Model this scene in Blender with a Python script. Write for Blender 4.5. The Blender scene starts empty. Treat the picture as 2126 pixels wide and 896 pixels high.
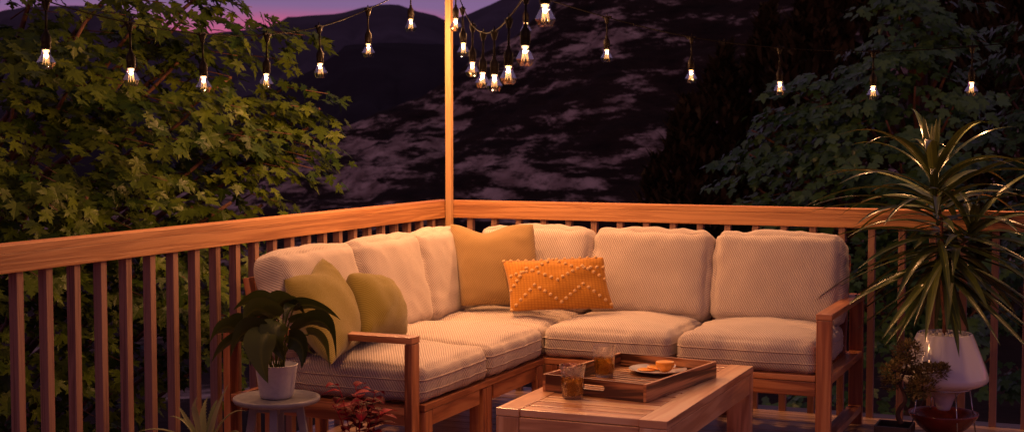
import bpy, bmesh, math, random
from mathutils import Vector, Matrix, noise
R = math.radians
rnd = random.Random(7)
SC = bpy.context.scene

# ------------------------------------------------------------------ camera
CAM = Vector((3.514, -7.341, 1.460)); YAW = R(-22.985); PITCH = R(3.374); FPX = 2952.8
cd = bpy.data.cameras.new("camera"); cam = bpy.data.objects.new("camera", cd)
SC.collection.objects.link(cam); SC.camera = cam
cam.location = CAM; cam.rotation_euler = (math.pi/2 - PITCH, 0, -YAW)
cd.sensor_width = 36; cd.lens = FPX/2126*36; cd.clip_start = .05; cd.clip_end = 6000
cd.dof.use_dof = True; cd.dof.focus_distance = 6.3; cd.dof.aperture_fstop = 5.6

# ------------------------------------------------------------------ world: dusk sky
W = bpy.data.worlds.new("World"); SC.world = W; W.use_nodes = True
def build_world():
    nt = W.node_tree; nt.nodes.clear(); N = nt.nodes.new; L = nt.links.new
    out = N('ShaderNodeOutputWorld'); bg = N('ShaderNodeBackground')
    tc = N('ShaderNodeTexCoord'); sep = N('ShaderNodeSeparateXYZ'); L(tc.outputs['Generated'], sep.inputs[0])
    ramp = N('ShaderNodeValToRGB'); L(sep.outputs['Z'], ramp.inputs[0])
    e = ramp.color_ramp.elements
    e[0].position = 0.0; e[0].color = (.03, .018, .03, 1)
    e[1].position = 1.0; e[1].color = (.145, .10, .17, 1)
    for p, c in ((.02, (.34, .13, .22)), (.066, (.80, .155, .33)), (.077, (.42, .18, .38)), (.085, (.33, .185, .40)), (.12, (.24, .15, .34)), (.28, (.18, .115, .21))):
        k = e.new(p); k.color = (*c, 1)
    mp = N('ShaderNodeMapping'); mp.inputs['Scale'].default_value = (5, 5, 42); mp.inputs['Rotation'].default_value = (R(4), R(-5), 0)
    L(tc.outputs['Generated'], mp.inputs[0])
    ns = N('ShaderNodeTexNoise'); ns.inputs['Scale'].default_value = 1.4; ns.inputs['Detail'].default_value = 4; ns.inputs['Roughness'].default_value = .55
    L(mp.outputs[0], ns.inputs['Vector'])
    mr = N('ShaderNodeMapRange'); mr.inputs[1].default_value = .42; mr.inputs[2].default_value = .68; L(ns.outputs[0], mr.inputs[0])
    # clouds only catch the glow low in the sky
    lo = N('ShaderNodeMapRange'); lo.inputs[1].default_value = .088; lo.inputs[2].default_value = .074; L(sep.outputs['Z'], lo.inputs[0])
    mu = N('ShaderNodeMath'); mu.operation = 'MULTIPLY'; L(mr.outputs[0], mu.inputs[0]); L(lo.outputs[0], mu.inputs[1])
    mu2 = N('ShaderNodeMath'); mu2.operation = 'MULTIPLY'; mu2.inputs[1].default_value = .75; L(mu.outputs[0], mu2.inputs[0])
    mx = N('ShaderNodeMixRGB'); L(mu2.outputs[0], mx.inputs[0]); L(ramp.outputs[0], mx.inputs[1]); mx.inputs[2].default_value = (.86, .15, .32, 1)
    L(mx.outputs[0], bg.inputs[0]); bg.inputs[1].default_value = .70
    L(bg.outputs[0], out.inputs[0])
build_world()
SC.view_settings.view_transform = 'Standard'; SC.view_settings.look = 'None'
SC.view_settings.exposure = 0.0; SC.view_settings.gamma = 1.0; SC.view_settings.use_curve_mapping = False
SC.cycles.max_bounces = 8; SC.cycles.glossy_bounces = 3; SC.cycles.transmission_bounces = 8; SC.cycles.transparent_max_bounces = 12
SC.cycles.diffuse_bounces = 3; SC.cycles.caustics_reflective = False; SC.cycles.caustics_refractive = False
SC.cycles.sample_clamp_indirect = 4.0; SC.cycles.use_denoising = True; SC.cycles.use_adaptive_sampling = False; SC.cycles.denoising_prefilter = 'NONE'
BULB_W = 31.5
BULB_COL = (1.0, .445, .17)

# ------------------------------------------------------------------ helpers
_f = Vector((math.sin(YAW)*math.cos(PITCH), math.cos(YAW)*math.cos(PITCH), -math.sin(PITCH)))
_r = Vector((math.cos(YAW), -math.sin(YAW), 0)); _u = _r.cross(_f)
def ray(px, py): return (_f*FPX + _r*(px-1063) - _u*(py-448)).normalized()
def at(px, py, d): return CAM + ray(px, py)*d            # survey helper: point of the place seen at a pixel, d metres away
def atx(px, py, x): v = ray(px, py); return CAM + v*((x-CAM.x)/v.x)
def aty(px, py, y): v = ray(px, py); return CAM + v*((y-CAM.y)/v.y)
def atz(px, py, z): v = ray(px, py); return CAM + v*((z-CAM.z)/v.z)

def link(o, parent=None):
    SC.collection.objects.link(o)
    if parent is not None:
        o.parent = parent
        o.matrix_parent_inverse = Matrix.Translation(-parent.location) if not parent.rotation_euler.z else parent.matrix_basis.inverted()
    return o
def tag(o, label=None, cat=None, group=None, kind=None):
    if label: o['label'] = label
    if cat: o['category'] = cat
    if group: o['group'] = group
    if kind: o['kind'] = kind
    return o
def thing(name, loc, label, cat, group=None):
    o = bpy.data.objects.new(name, None); o.location = loc; o.empty_display_size = .1; SC.collection.objects.link(o)
    return tag(o, label, cat, group)

class MB:
    """collects geometry in world coordinates, with UVs in metres (u along the grain)"""
    def __init__(s): s.v = []; s.f = []; s.uv = []; s.sm = []; s.col = []
    def add(s, vs, fs, uvs=None, smooth=False, col=None):
        o = len(s.v); s.v += [tuple(p) for p in vs]
        for i, f in enumerate(fs):
            s.f.append([o+k for k in f]); s.sm.append(smooth)
            s.uv.append(uvs[i] if uvs else [(0, 0)]*len(f)); s.col.append(col or (0, 0, 0))
    def board(s, c, size, rot=None, grain=None, bev=.003, taper=None):
        sx, sy, sz = size; g = grain if grain is not None else max(range(3), key=lambda i: size[i])
        bm = bmesh.new(); bmesh.ops.create_cube(bm, size=1)
        for v in bm.verts: v.co = Vector((v.co.x*sx, v.co.y*sy, v.co.z*sz))
        if bev: bmesh.ops.bevel(bm, geom=bm.edges[:], offset=min(bev, min(size)*.3), segments=2, profile=.6, affect='EDGES')
        bm.normal_update()
        ou, ov = rnd.uniform(0, 50), rnd.uniform(0, 50); o = len(s.v)
        m = Matrix.Translation(Vector(c)) @ (rot.to_4x4() if rot else Matrix.Identity(4))
        for v in bm.verts:
            s.v.append(tuple(m @ v.co))
        others = [i for i in range(3) if i != g]
        for f in bm.faces:
            n = f.normal; ax = max(range(3), key=lambda i: abs(n[i]))
            if ax == g: a, b = others; uv = [(l.vert.co[a]*.35+ou, l.vert.co[b]+ov) for l in f.loops]
            else:
                b = [i for i in others if i != ax][0]
                uv = [(l.vert.co[g]+ou, l.vert.co[b]+ov+(.37 if ax == others[0] else 0)) for l in f.loops]
            s.f.append([o+l.vert.index for l in f.loops]); s.uv.append(uv); s.sm.append(False); s.col.append((0, 0, 0))
        bm.free()
    def tube(s, pts, rad, n=8, cap=True, col=None):
        pts = [Vector(p) for p in pts]; k = len(pts)
        rs = rad if isinstance(rad, (list, tuple)) else [rad]*k
        vs = []; t0 = (pts[1]-pts[0]).normalized(); a = t0.orthogonal().normalized()
        ln = 0; lens = []
        for i, p in enumerate(pts):
            t = (pts[min(i+1, k-1)]-pts[max(i-1, 0)]).normalized()
            a = (a - t*a.dot(t)).normalized(); b = t.cross(a)
            for j in range(n):
                w = 2*math.pi*j/n; vs.append(p+(a*math.cos(w)+b*math.sin(w))*rs[i])
            if i: ln += (p-pts[i-1]).length
            lens.append(ln)
        fs = []; uv = []
        for i in range(k-1):
            for j in range(n):
                j2 = (j+1) % n; fs.append((i*n+j, i*n+j2, (i+1)*n+j2, (i+1)*n+j))
                c0, c1 = j/n*rs[i]*6.28, (j+1)/n*rs[i]*6.28
                uv.append([(lens[i], c0), (lens[i], c1), (lens[i+1], c1), (lens[i+1], c0)])
        if cap:
            fs.append(tuple(range(n))[::-1]); uv.append([(0, 0)]*n); fs.append(tuple((k-1)*n+j for j in range(n))); uv.append([(0, 0)]*n)
        s.add(vs, fs, uv, True, col)
    def lathe(s, c, prof, n=32, smooth=True, phase=0.):
        vs = []; fs = []; uv = []; c = Vector(c); k = len(prof)
        for (r, z) in prof:
            for j in range(n):
                w = 2*math.pi*j/n+phase; vs.append(c+Vector((r*math.cos(w), r*math.sin(w), z)))
        for i in range(k-1):
            for j in range(n):
                j2 = (j+1) % n; fs.append((i*n+j, i*n+j2, (i+1)*n+j2, (i+1)*n+j))
                r = max(prof[i][0], .01); uv.append([(j/n*r*6.28, i*.02), ((j+1)/n*r*6.28, i*.02), ((j+1)/n*r*6.28, i*.02+.02), (j/n*r*6.28, i*.02+.02)])
        s.add(vs, fs, uv, smooth)
    def build(s, name, mat, parent=None, auto=None):
        me = bpy.data.meshes.new(name); me.from_pydata(s.v, [], s.f)
        ul = me.uv_layers.new(name='UVMap'); flat = []
        for u in s.uv:
            for a in u: flat += [a[0], a[1]]
        ul.data.foreach_set('uv', flat); me.polygons.foreach_set('use_smooth', s.sm)
        if any(c != (0, 0, 0) for c in s.col):
            ca = me.color_attributes.new(name='tint', type='FLOAT_COLOR', domain='CORNER'); fl = []
            for f, c in zip(s.f, s.col):
                for _ in f: fl += [c[0], c[1], c[2], 1]
            ca.data.foreach_set('color', fl)
        me.materials.append(mat)
        if auto: me.set_sharp_from_angle(angle=R(auto))
        o = bpy.data.objects.new(name, me); link(o, parent); return o

def M(name):
    m = bpy.data.materials.new(name); m.use_nodes = True; nt = m.node_tree
    return m, nt, nt.nodes['Principled BSDF'], nt.nodes.new, nt.links.new
def ramp(N, stops):
    r = N('ShaderNodeValToRGB'); e = r.color_ramp.elements
    e[0].position, e[0].color = stops[0][0], (*stops[0][1], 1); e[1].position, e[1].color = stops[-1][0], (*stops[-1][1], 1)
    for p, c in stops[1:-1]: k = e.new(p); k.color = (*c, 1)
    return r
def noise_uv(N, L, scale, detail=4, rough=.5, sc=1, coord='UV', dist=0.):
    tc = N('ShaderNodeTexCoord'); mp = N('ShaderNodeMapping'); mp.inputs['Scale'].default_value = scale; L(tc.outputs[coord], mp.inputs[0])
    n = N('ShaderNodeTexNoise'); n.inputs['Scale'].default_value = sc; n.inputs['Detail'].default_value = detail; n.inputs['Roughness'].default_value = rough
    n.inputs['Distortion'].default_value = dist; L(mp.outputs[0], n.inputs['Vector']); return n
def bump(N, L, src, b, strength=.3, dist=.002):
    k = N('ShaderNodeBump'); k.inputs['Strength'].default_value = strength; k.inputs['Distance'].default_value = dist
    L(src, k.inputs['Height']); L(k.outputs[0], b.inputs['Normal']); return k

def wood(name, dark, mid, light, rough=.45, ring=9, fine=.35, bmp=.3, contrast=1.0, coat=0.):
    m, nt, b, N, L = M(name)
    n1 = noise_uv(N, L, (1.1, ring*1.6, 1), 3, .55, 1.0, dist=.6)
    wv = N('ShaderNodeMath'); wv.operation = 'MULTIPLY'; wv.inputs[1].default_value = 22; L(n1.outputs[0], wv.inputs[0])
    sn = N('ShaderNodeMath'); sn.operation = 'SINE'; L(wv.outputs[0], sn.inputs[0])
    n2 = noise_uv(N, L, (2.2, 95, 1), 3, .65)
    n3 = noise_uv(N, L, (.35, 1.5, 1), 2, .5)
    a = N('ShaderNodeMath'); a.operation = 'MULTIPLY_ADD'; L(sn.outputs[0], a.inputs[0]); a.inputs[1].default_value = .20*contrast; a.inputs[2].default_value = 0
    c = N('ShaderNodeMath'); c.operation = 'MULTIPLY_ADD'; L(n2.outputs[0], c.inputs[0]); c.inputs[1].default_value = fine*contrast; L(a.outputs[0], c.inputs[2])
    d = N('ShaderNodeMath'); d.operation = 'MULTIPLY_ADD'; L(n3.outputs[0], d.inputs[0]); d.inputs[1].default_value = 1.6; L(c.outputs[0], d.inputs[2])
    e = N('ShaderNodeMath'); e.operation = 'SUBTRACT'; L(d.outputs[0], e.inputs[0]); e.inputs[1].default_value = .50
    r = ramp(N, ((.1, dark), (.48, mid), (.85, light))); L(e.outputs[0], r.inputs[0]); L(r.outputs[0], b.inputs['Base Color'])
    rr = N('ShaderNodeMapRange'); rr.inputs[3].default_value = rough+.12; rr.inputs[4].default_value = rough-.08; L(n2.outputs[0], rr.inputs[0]); L(rr.outputs[0], b.inputs['Roughness'])
    b.inputs['Coat Weight'].default_value = coat; b.inputs['Coat Roughness'].default_value = .3
    bump(N, L, c.outputs[0], b, bmp, .0015); return m

MAT = {}
MAT['rail'] = wood('rail_wood', (.20, .070, .022), (.39, .16, .052), (.55, .255, .09), .5, 16, .6, .7, 1.1)
MAT['baluster'] = wood('baluster_wood', (.07, .033, .024), (.24, .115, .068), (.36, .19, .12), .6, 24, .95, .9, 1.3)
MAT['pole'] = wood('pole_wood', (.20, .085, .028), (.38, .19, .07), (.50, .28, .12), .5, 10, .6, .4)
MAT['teak'] = wood('teak_wood', (.17, .048, .020), (.42, .155, .062), (.56, .245, .105), .34, 7, .35, .2, 1.2, .35)
MAT['teak_light'] = wood('table_wood', (.36, .14, .056), (.70, .38, .19), (.82, .56, .34), .30, 6, .3, .2, 1.0, .8)
MAT['olive'] = wood('tray_wood', (.06, .018, .007), (.36, .145, .055), (.55, .27, .12), .34, 12, .25, .2, 1.9, .3)
MAT['deck'] = wood('deck_wood', (.10, .055, .04), (.30, .17, .115), (.42, .27, .19), .42, 12, .6, .6, 1.2, .15)

def fabric(name, base, line, pitch=.010, ang=62, bmp=.9, fuzz=.3, rough=.95, grid=False):
    m, nt, b, N, L = M(name)
    tc = N('ShaderNodeTexCoord'); mp = N('ShaderNodeMapping'); mp.inputs['Rotation'].default_value = (0, 0, R(ang)); L(tc.outputs['UV'], mp.inputs[0])
    wob = noise_uv(N, L, (60, 60, 60), 2, .5)
    mixv = N('ShaderNodeMixRGB'); mixv.blend_type = 'ADD'; mixv.inputs[0].default_value = .0025; L(mp.outputs[0], mixv.inputs[1]); L(wob.outputs['Color'], mixv.inputs[2])
    w = N('ShaderNodeTexWave'); w.wave_type = 'BANDS'; w.bands_direction = 'X'; w.inputs['Scale'].default_value = 1/pitch/3.14159*math.pi/ (2*math.pi)*2; w.inputs['Distortion'].default_value = .6; w.inputs['Detail Scale'].default_value = 1.5
    L(mixv.outputs[0], w.inputs['Vector'])
    wf = w.outputs['Fac']
    if grid:
        w2 = N('ShaderNodeTexWave'); w2.wave_type = 'BANDS'; w2.bands_direction = 'Y'; w2.inputs['Scale'].default_value = w.inputs['Scale'].default_value*1.3; w2.inputs['Distortion'].default_value = .8
        L(mixv.outputs[0], w2.inputs['Vector'])
        pa = N('ShaderNodeMath'); pa.operation = 'POWER'; pa.inputs[1].default_value = .35; L(w.outputs['Fac'], pa.inputs[0])
        pb_ = N('ShaderNodeMath'); pb_.operation = 'POWER'; pb_.inputs[1].default_value = .35; L(w2.outputs['Fac'], pb_.inputs[0])
        pm_ = N('ShaderNodeMath'); pm_.operation = 'MULTIPLY'; L(pa.outputs[0], pm_.inputs[0]); L(pb_.outputs[0], pm_.inputs[1]); wf = pm_.outputs[0]
    f = noise_uv(N, L, (420, 420, 420), 2, .7)
    mc = N('ShaderNodeMixRGB'); mc.inputs[1].default_value = (*line, 1); mc.inputs[2].default_value = (*base, 1)
    ad = N('ShaderNodeMath'); ad.operation = 'MULTIPLY_ADD'; L(f.outputs[0], ad.inputs[0]); ad.inputs[1].default_value = fuzz*1.6
    sb = N('ShaderNodeMath'); sb.operation = 'MULTIPLY_ADD'; L(wf, sb.inputs[0]); sb.inputs[1].default_value = .8; sb.inputs[2].default_value = -fuzz*.6
    L(sb.outputs[0], ad.inputs[2]); cl = N('ShaderNodeClamp'); L(ad.outputs[0], cl.inputs[0]); L(cl.outputs[0], mc.inputs[0])
    big = noise_uv(N, L, (5, 5, 5), 3, .5); mr = N('ShaderNodeMapRange'); mr.inputs[3].default_value = .88; mr.inputs[4].default_value = 1.1; L(big.outputs[0], mr.inputs[0])
    hs = N('ShaderNodeHueSaturation'); L(mc.outputs[0], hs.inputs['Color']); L(mr.outputs[0], hs.inputs['Value']); L(hs.outputs[0], b.inputs['Base Color'])
    b.inputs['Roughness'].default_value = rough; b.inputs['Specular IOR Level'].default_value = .15
    b.inputs['Sheen Weight'].default_value = .25; b.inputs['Sheen Roughness'].default_value = .5
    bump(N, L, ad.outputs[0], b, bmp, .0018); return m
MAT['linen'] = fabric('sofa_linen', (.65, .545, .465), (.33, .255, .21), .0104, -30, .7, .35)
MAT['piping'] = fabric('sofa_piping', (.56, .44, .35), (.42, .32, .26), .006, 30, .4)
MAT['green_cloth'] = fabric('green_cloth', (.225, .165, .017), (.17, .12, .012), .0085, -40, .5, .6)
MAT['tan_cloth'] = fabric('tan_cloth', (.35, .225, .09), (.24, .145, .055), .0095, 40, .6, .4)
MAT['orange_cloth'] = fabric('orange_cloth', (.53, .235, .034), (.34, .135, .017), .017, 4, .35, .3, grid=True)
MAT['pompom'] = fabric('pompom_wool', (.66, .40, .17), (.55, .32, .12), .005, 20, .6, .7)

def simple(name, col, rough=.5, metal=0., var=.12, scale=8, bmp=0., coord='Object', spec=.5, coat=0.):
    m, nt, b, N, L = M(name)
    n = noise_uv(N, L, (scale,)*3, 5, .6, coord=coord)
    mr = N('ShaderNodeMapRange'); mr.inputs[1].default_value = .3; mr.inputs[2].default_value = .7; mr.inputs[3].default_value = 1-var; mr.inputs[4].default_value = 1+var; L(n.outputs[0], mr.inputs[0])
    hs = N('ShaderNodeHueSaturation'); hs.inputs['Color'].default_value = (*col, 1); L(mr.outputs[0], hs.inputs['Value']); L(hs.outputs[0], b.inputs['Base Color'])
    b.inputs['Roughness'].default_value = rough; b.inputs['Metallic'].default_value = metal; b.inputs['Specular IOR Level'].default_value = spec
    b.inputs['Coat Weight'].default_value = coat; b.inputs['Coat Roughness'].default_value = .05
    if bmp: bump(N, L, n.outputs[0], b, bmp, .003)
    return m
MAT['black_rubber'] = simple('black_rubber', (.004, .003, .003), .7, scale=40, spec=.05)
MAT['socket'] = simple('socket_plastic', (.005, .003, .003), .6, scale=60, spec=.1)
MAT['white_glaze'] = simple('white_glaze', (.76, .72, .72), .13, var=.03, coat=.7)
MAT['white_plaster'] = simple('white_plaster', (.55, .52, .50), .8, var=.08, scale=60, bmp=.5)
MAT['plate'] = simple('plate_glaze', (.68, .66, .66), .16, var=.02, coat=.5)
MAT['grey_paint'] = simple('grey_painted_wood', (.24, .225, .235), .5, var=.12, scale=14, bmp=.1)
MAT['red_clay'] = simple('red_clay', (.17, .022, .012), .26, var=.25, scale=16, coat=.4)
MAT['dark_glaze'] = simple('dark_brown_glaze', (.05, .028, .022), .3, var=.3, scale=30, coat=.3)
MAT['soil'] = simple('potting_soil', (.018, .012, .009), .95, var=.4, scale=120, bmp=.8)
MAT['pebble'] = simple('white_pebbles', (.58, .53, .49), .55, var=.2, scale=45)
MAT['steel'] = simple('brushed_steel', (.5, .48, .47), .25, 1.0, var=.05)
MAT['bark'] = simple('bark', (.085, .045, .028), .85, var=.4, scale=26, bmp=.8)
MAT['cane'] = simple('cane_stem', (.16, .06, .03), .7, var=.6, scale=50, bmp=.6)
MAT['peel'] = simple('orange_peel', (.80, .27, .015), .34, var=.08, scale=160, bmp=.25)
MAT['branch'] = simple('maple_twig', (.14, .06, .035), .7, var=.3, scale=30, bmp=.3)

def leafmat(name, a, c, rough=.4, trans=.25, vein=0., spec=.15):
    m, nt, b, N, L = M(name)
    at_ = N('ShaderNodeAttribute'); at_.attribute_name = 'tint'; sp = N('ShaderNodeSeparateXYZ'); L(at_.outputs['Color'], sp.inputs[0])
    mx = N('ShaderNodeMixRGB'); mx.inputs[1].default_value = (*a, 1); mx.inputs[2].default_value = (*c, 1); L(sp.outputs[0], mx.inputs[0])
    src = mx.outputs[0]
    if vein:
        uvn = N('ShaderNodeUVMap'); s2 = N('ShaderNodeSeparateXYZ'); L(uvn.outputs[0], s2.inputs[0])
        ab = N('ShaderNodeMath'); ab.operation = 'ABSOLUTE'; L(s2.outputs[1], ab.inputs[0])
        mr = N('ShaderNodeMapRange'); mr.inputs[1].default_value = .0; mr.inputs[2].default_value = .16; mr.inputs[3].default_value = vein; mr.inputs[4].default_value = 0; L(ab.outputs[0], mr.inputs[0])
        m2 = N('ShaderNodeMixRGB'); L(mr.outputs[0], m2.inputs[0]); L(src, m2.inputs[1]); m2.inputs[2].default_value = (min(1, c[0]*2.2), min(1, c[1]*2.0), c[2]*1.8, 1); src = m2.outputs[0]
    L(src, b.inputs['Base Color']); b.inputs['Roughness'].default_value = rough; b.inputs['Specular IOR Level'].default_value = spec
    if trans:
        tr = N('ShaderNodeBsdfTranslucent'); L(src, tr.inputs[0]); ms = N('ShaderNodeMixShader'); ms.inputs[0].default_value = trans
        L(b.outputs[0], ms.inputs[1]); L(tr.outputs[0], ms.inputs[2]); L(ms.outputs[0], nt.nodes['Material Output'].inputs[0])
    return m
MAT['maple'] = leafmat('maple_leaf', (.012, .034, .003), (.098, .132, .010), .40, .25, spec=.2)
MAT['maple_far'] = leafmat('maple_leaf_far', (.016, .060, .016), (.11, .20, .05), .38, .2, spec=.45)
MAT['poplar'] = leafmat('poplar_leaf', (.022, .017, .006), (.17, .11, .035), .8, .1, spec=.05)
MAT['lily'] = leafmat('broad_leaf', (.022, .032, .007), (.10, .115, .016), .42, .12, .25, spec=.3)
MAT['strap'] = leafmat('strap_leaf', (.030, .046, .012), (.11, .13, .03), .30, .08, .5, spec=.5)
MAT['agave'] = leafmat('agave_leaf', (.12, .15, .05), (.33, .28, .12), .45, .1)
MAT['crimson'] = leafmat('crimson_leaf', (.045, .002, .007), (.28, .003, .022), .65, .2, .45, spec=.08)
MAT['bonsai'] = leafmat('bonsai_leaf', (.10, .085, .03), (.34, .25, .10), .5, .2)

def glass(name, tint=(1, 1, 1), mixt=.35, rough=.0, ior=1.45):
    m, nt, b, N, L = M(name); nt.nodes.remove(b)
    g = N('ShaderNodeBsdfGlass'); g.inputs['Color'].default_value = (*tint, 1); g.inputs['IOR'].default_value = ior; g.inputs['Roughness'].default_value = rough
    t = N('ShaderNodeBsdfTransparent'); t.inputs[0].default_value = (*tint, 1)
    mx = N('ShaderNodeMixShader'); mx.inputs[0].default_value = mixt; L(g.outputs[0], mx.inputs[1]); L(t.outputs[0], mx.inputs[2]); L(mx.outputs[0], nt.nodes['Material Output'].inputs[0]); return m
MAT['bulb_glass'] = glass('bulb_crystal', (1, .99, .98), .5)
def thinglass(name, tint, ior=1.7):
    m, nt, b, N, L = M(name); nt.nodes.remove(b); g = N('ShaderNodeBsdfGlossy'); g.inputs['Roughness'].default_value = .04; g.inputs[0].default_value = (1, 1, 1, 1)
    t = N('ShaderNodeBsdfTransparent'); t.inputs[0].default_value = (*tint, 1); f0 = N('ShaderNodeLayerWeight'); f0.inputs[0].default_value = .5
    f1 = N('ShaderNodeMath'); f1.operation = 'POWER'; f1.inputs[1].default_value = 2.4; L(f0.outputs['Facing'], f1.inputs[0])
    f = N('ShaderNodeMath'); f.operation = 'MULTIPLY_ADD'; f.inputs[1].default_value = .30; f.inputs[2].default_value = .03; L(f1.outputs[0], f.inputs[0])
    mx = N('ShaderNodeMixShader'); L(f.outputs[0], mx.inputs[0]); L(t.outputs[0], mx.inputs[1]); L(g.outputs[0], mx.inputs[2]); L(mx.outputs[0], nt.nodes['Material Output'].inputs[0]); return m
MAT['tumbler'] = glass('tumbler_glass', (.99, .99, .985), .42, 0., 1.45)
MAT['ice'] = glass('ice', (.97, .95, .9), .3, .02, 1.31)
def teamat():
    m, nt, b, N, L = M('amber_tea'); nt.nodes.remove(b); g = N('ShaderNodeBsdfGlass'); g.inputs['Color'].default_value = (.98, .74, .28, 1); g.inputs['IOR'].default_value = 1.33
    t = N('ShaderNodeBsdfTransparent'); t.inputs[0].default_value = (.98, .70, .24, 1); d = N('ShaderNodeBsdfTranslucent'); d.inputs[0].default_value = (.95, .48, .06, 1)
    a = N('ShaderNodeMixShader'); a.inputs[0].default_value = .4; L(g.outputs[0], a.inputs[1]); L(t.outputs[0], a.inputs[2])
    c = N('ShaderNodeMixShader'); c.inputs[0].default_value = .2; L(a.outputs[0], c.inputs[1]); L(d.outputs[0], c.inputs[2]); L(c.outputs[0], nt.nodes['Material Output'].inputs[0]); return m
MAT['tea'] = teamat()
def emit(name, col, st):
    m, nt, b, N, L = M(name); b.inputs['Base Color'].default_value = (0, 0, 0, 1); b.inputs['Emission Color'].default_value = (*col, 1); b.inputs['Emission Strength'].default_value = st; return m
MAT['led'] = emit('lamp_cap', (1, .52, .19), 5)
MAT['glow_streaks'] = emit('lamp_streak_glow', (1, .44, .12), 2.6)

# ------------------------------------------------------------------ the ground and the hills
def hillmat(name, THR):
    m, nt, b, N, L = M(name)
    tc = N('ShaderNodeTexCoord')
    def nz(scale, rot, detail, rough, dist=0.):
        mp = N('ShaderNodeMapping'); mp.inputs['Scale'].default_value = scale; mp.inputs['Rotation'].default_value = rot; L(tc.outputs['Object'], mp.inputs[0])
        n = N('ShaderNodeTexNoise'); n.inputs['Scale'].default_value = 1; n.inputs['Detail'].default_value = detail; n.inputs['Roughness'].default_value = rough; n.inputs['Distortion'].default_value = dist
        L(mp.outputs[0], n.inputs['Vector']); return n
    a = nz((.20, .20, .85), (0, R(18), R(20)), 10, .70, .1)
    bb = nz((.045, .045, .12), (0, R(15), R(20)), 4, .6, .2)
    g = nz((.5, .5, .03), (0, 0, 0), 3, .5)
    s = N('ShaderNodeMath'); s.operation = 'MULTIPLY_ADD'; L(bb.outputs[0], s.inputs[0]); s.inputs[1].default_value = .6; L(a.outputs[0], s.inputs[2])
    r = N('ShaderNodeMapRange'); r.inputs[1].default_value = THR; r.inputs[2].default_value = THR+.075; r.clamp = True; L(s.outputs[0], r.inputs[0])
    fn = nz((.9, .9, 1.6), (0, R(20), 0), 6, .75); fm = N('ShaderNodeMapRange'); fm.inputs[1].default_value = .34; fm.inputs[2].default_value = .50; L(fn.outputs[0], fm.inputs[0])
    rm = N('ShaderNodeMath'); rm.operation = 'MULTIPLY'; L(r.outputs[0], rm.inputs[0]); L(fm.outputs[0], rm.inputs[1]); r = rm
    vg = ramp(N, ((.3, (.012, .007, .005)), (.7, (.060, .034, .022)))); L(a.outputs[0], vg.inputs[0])
    ch = ramp(N, ((.35, (.30, .19, .145)), (.65, (.70, .48, .37)))); L(g.outputs[0], ch.inputs[0])
    mx = N('ShaderNodeMixRGB'); L(r.outputs[0], mx.inputs[0]); L(vg.outputs[0], mx.inputs[1]); L(ch.outputs[0], mx.inputs[2]); L(mx.outputs[0], b.inputs['Base Color'])
    b.inputs['Roughness'].default_value = .95; b.inputs['Specular IOR Level'].default_value = .1
    bump(N, L, fn.outputs[0], b, .6, .5); return m
MAT['hill'] = hillmat('chalk_and_scrub', .812)
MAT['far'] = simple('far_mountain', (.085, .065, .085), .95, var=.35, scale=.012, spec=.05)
MAT['butte'] = simple('butte_scrub', (.030, .022, .026), .95, var=.5, scale=.02, spec=.05)
MAT['dirt'] = hillmat('scrub_and_dirt', .92)

def ridge(name, mat, tab, d0, d1, zfoot, nseg, rows, amp, label, seed=0., power=1.0):
    """a range of hills: foot at d0 metres, crest at d1; tab gives the crest's elevation angle by bearing"""
    vs = []; uvs = []
    az0, az1 = tab[0][0], tab[-1][0]
    def crest(a):
        for (a0, e0), (a1, e1) in zip(tab, tab[1:]):
            if a <= a1: t = (a-a0)/(a1-a0); t = t*t*(3-2*t)*.5+t*.5; return e0+(e1-e0)*t
        return tab[-1][1]
    for i in range(nseg+1):
        a = az0+(az1-az0)*i/nseg; e = crest(a); zc = CAM.z+d1*math.tan(R(e))
        for j in range(rows+5):
            t = j/rows
            d = d0+(d1-d0)*t
            if t <= 1: z = zfoot+(zc-zfoot)*(t**power)
            else: z = zc-(t-1)*(zc-zfoot)*1.6
            x = CAM.x+d*math.sin(R(a)); y = CAM.y+d*math.cos(R(a))
            fr = 1/(amp*7); n = noise.fractal(Vector((x*fr+seed, y*fr, z*fr*1.5)), 1.0, 2.0, 5)
            gul = abs(noise.noise(Vector((a*1.3+seed, 0, t*.7))))*1.0
            k = min(1, t*3)*min(1, abs(1-t)*4+.15)
            vs.append((x, y, z+amp*k*(n*1.0-gul*.9)))
    w = rows+5; fs = [(i*w+j, (i+1)*w+j, (i+1)*w+j+1, i*w+j+1) for i in range(nseg) for j in range(w-1)]
    b = MB(); b.add(vs, fs, None, True); o = b.build(name, mat); tag(o, label, None, None, 'structure'); return o
g = MB(); gv = []; GN = 90
for i in range(GN+1):
    for j in range(GN+1):
        u, v = i/GN*2-1, j/GN*2-1; x = u*abs(u)*1600; y = v*abs(v)*1600
        z = -3.0+.35*noise.noise(Vector((x*.15, y*.15, 0)))*(1 if abs(x)+abs(y) > 6 else .2) - min(6, max(0, (math.hypot(x, y)-8)*.06))
        gv.append((x, y, z))
g.add(gv, [(i*(GN+1)+j, (i+1)*(GN+1)+j, (i+1)*(GN+1)+j+1, i*(GN+1)+j+1) for i in range(GN) for j in range(GN)], None, True)
tag(g.build('ground', MAT['dirt']), 'dark scrubby ground below the deck', None, None, 'structure')

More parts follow.
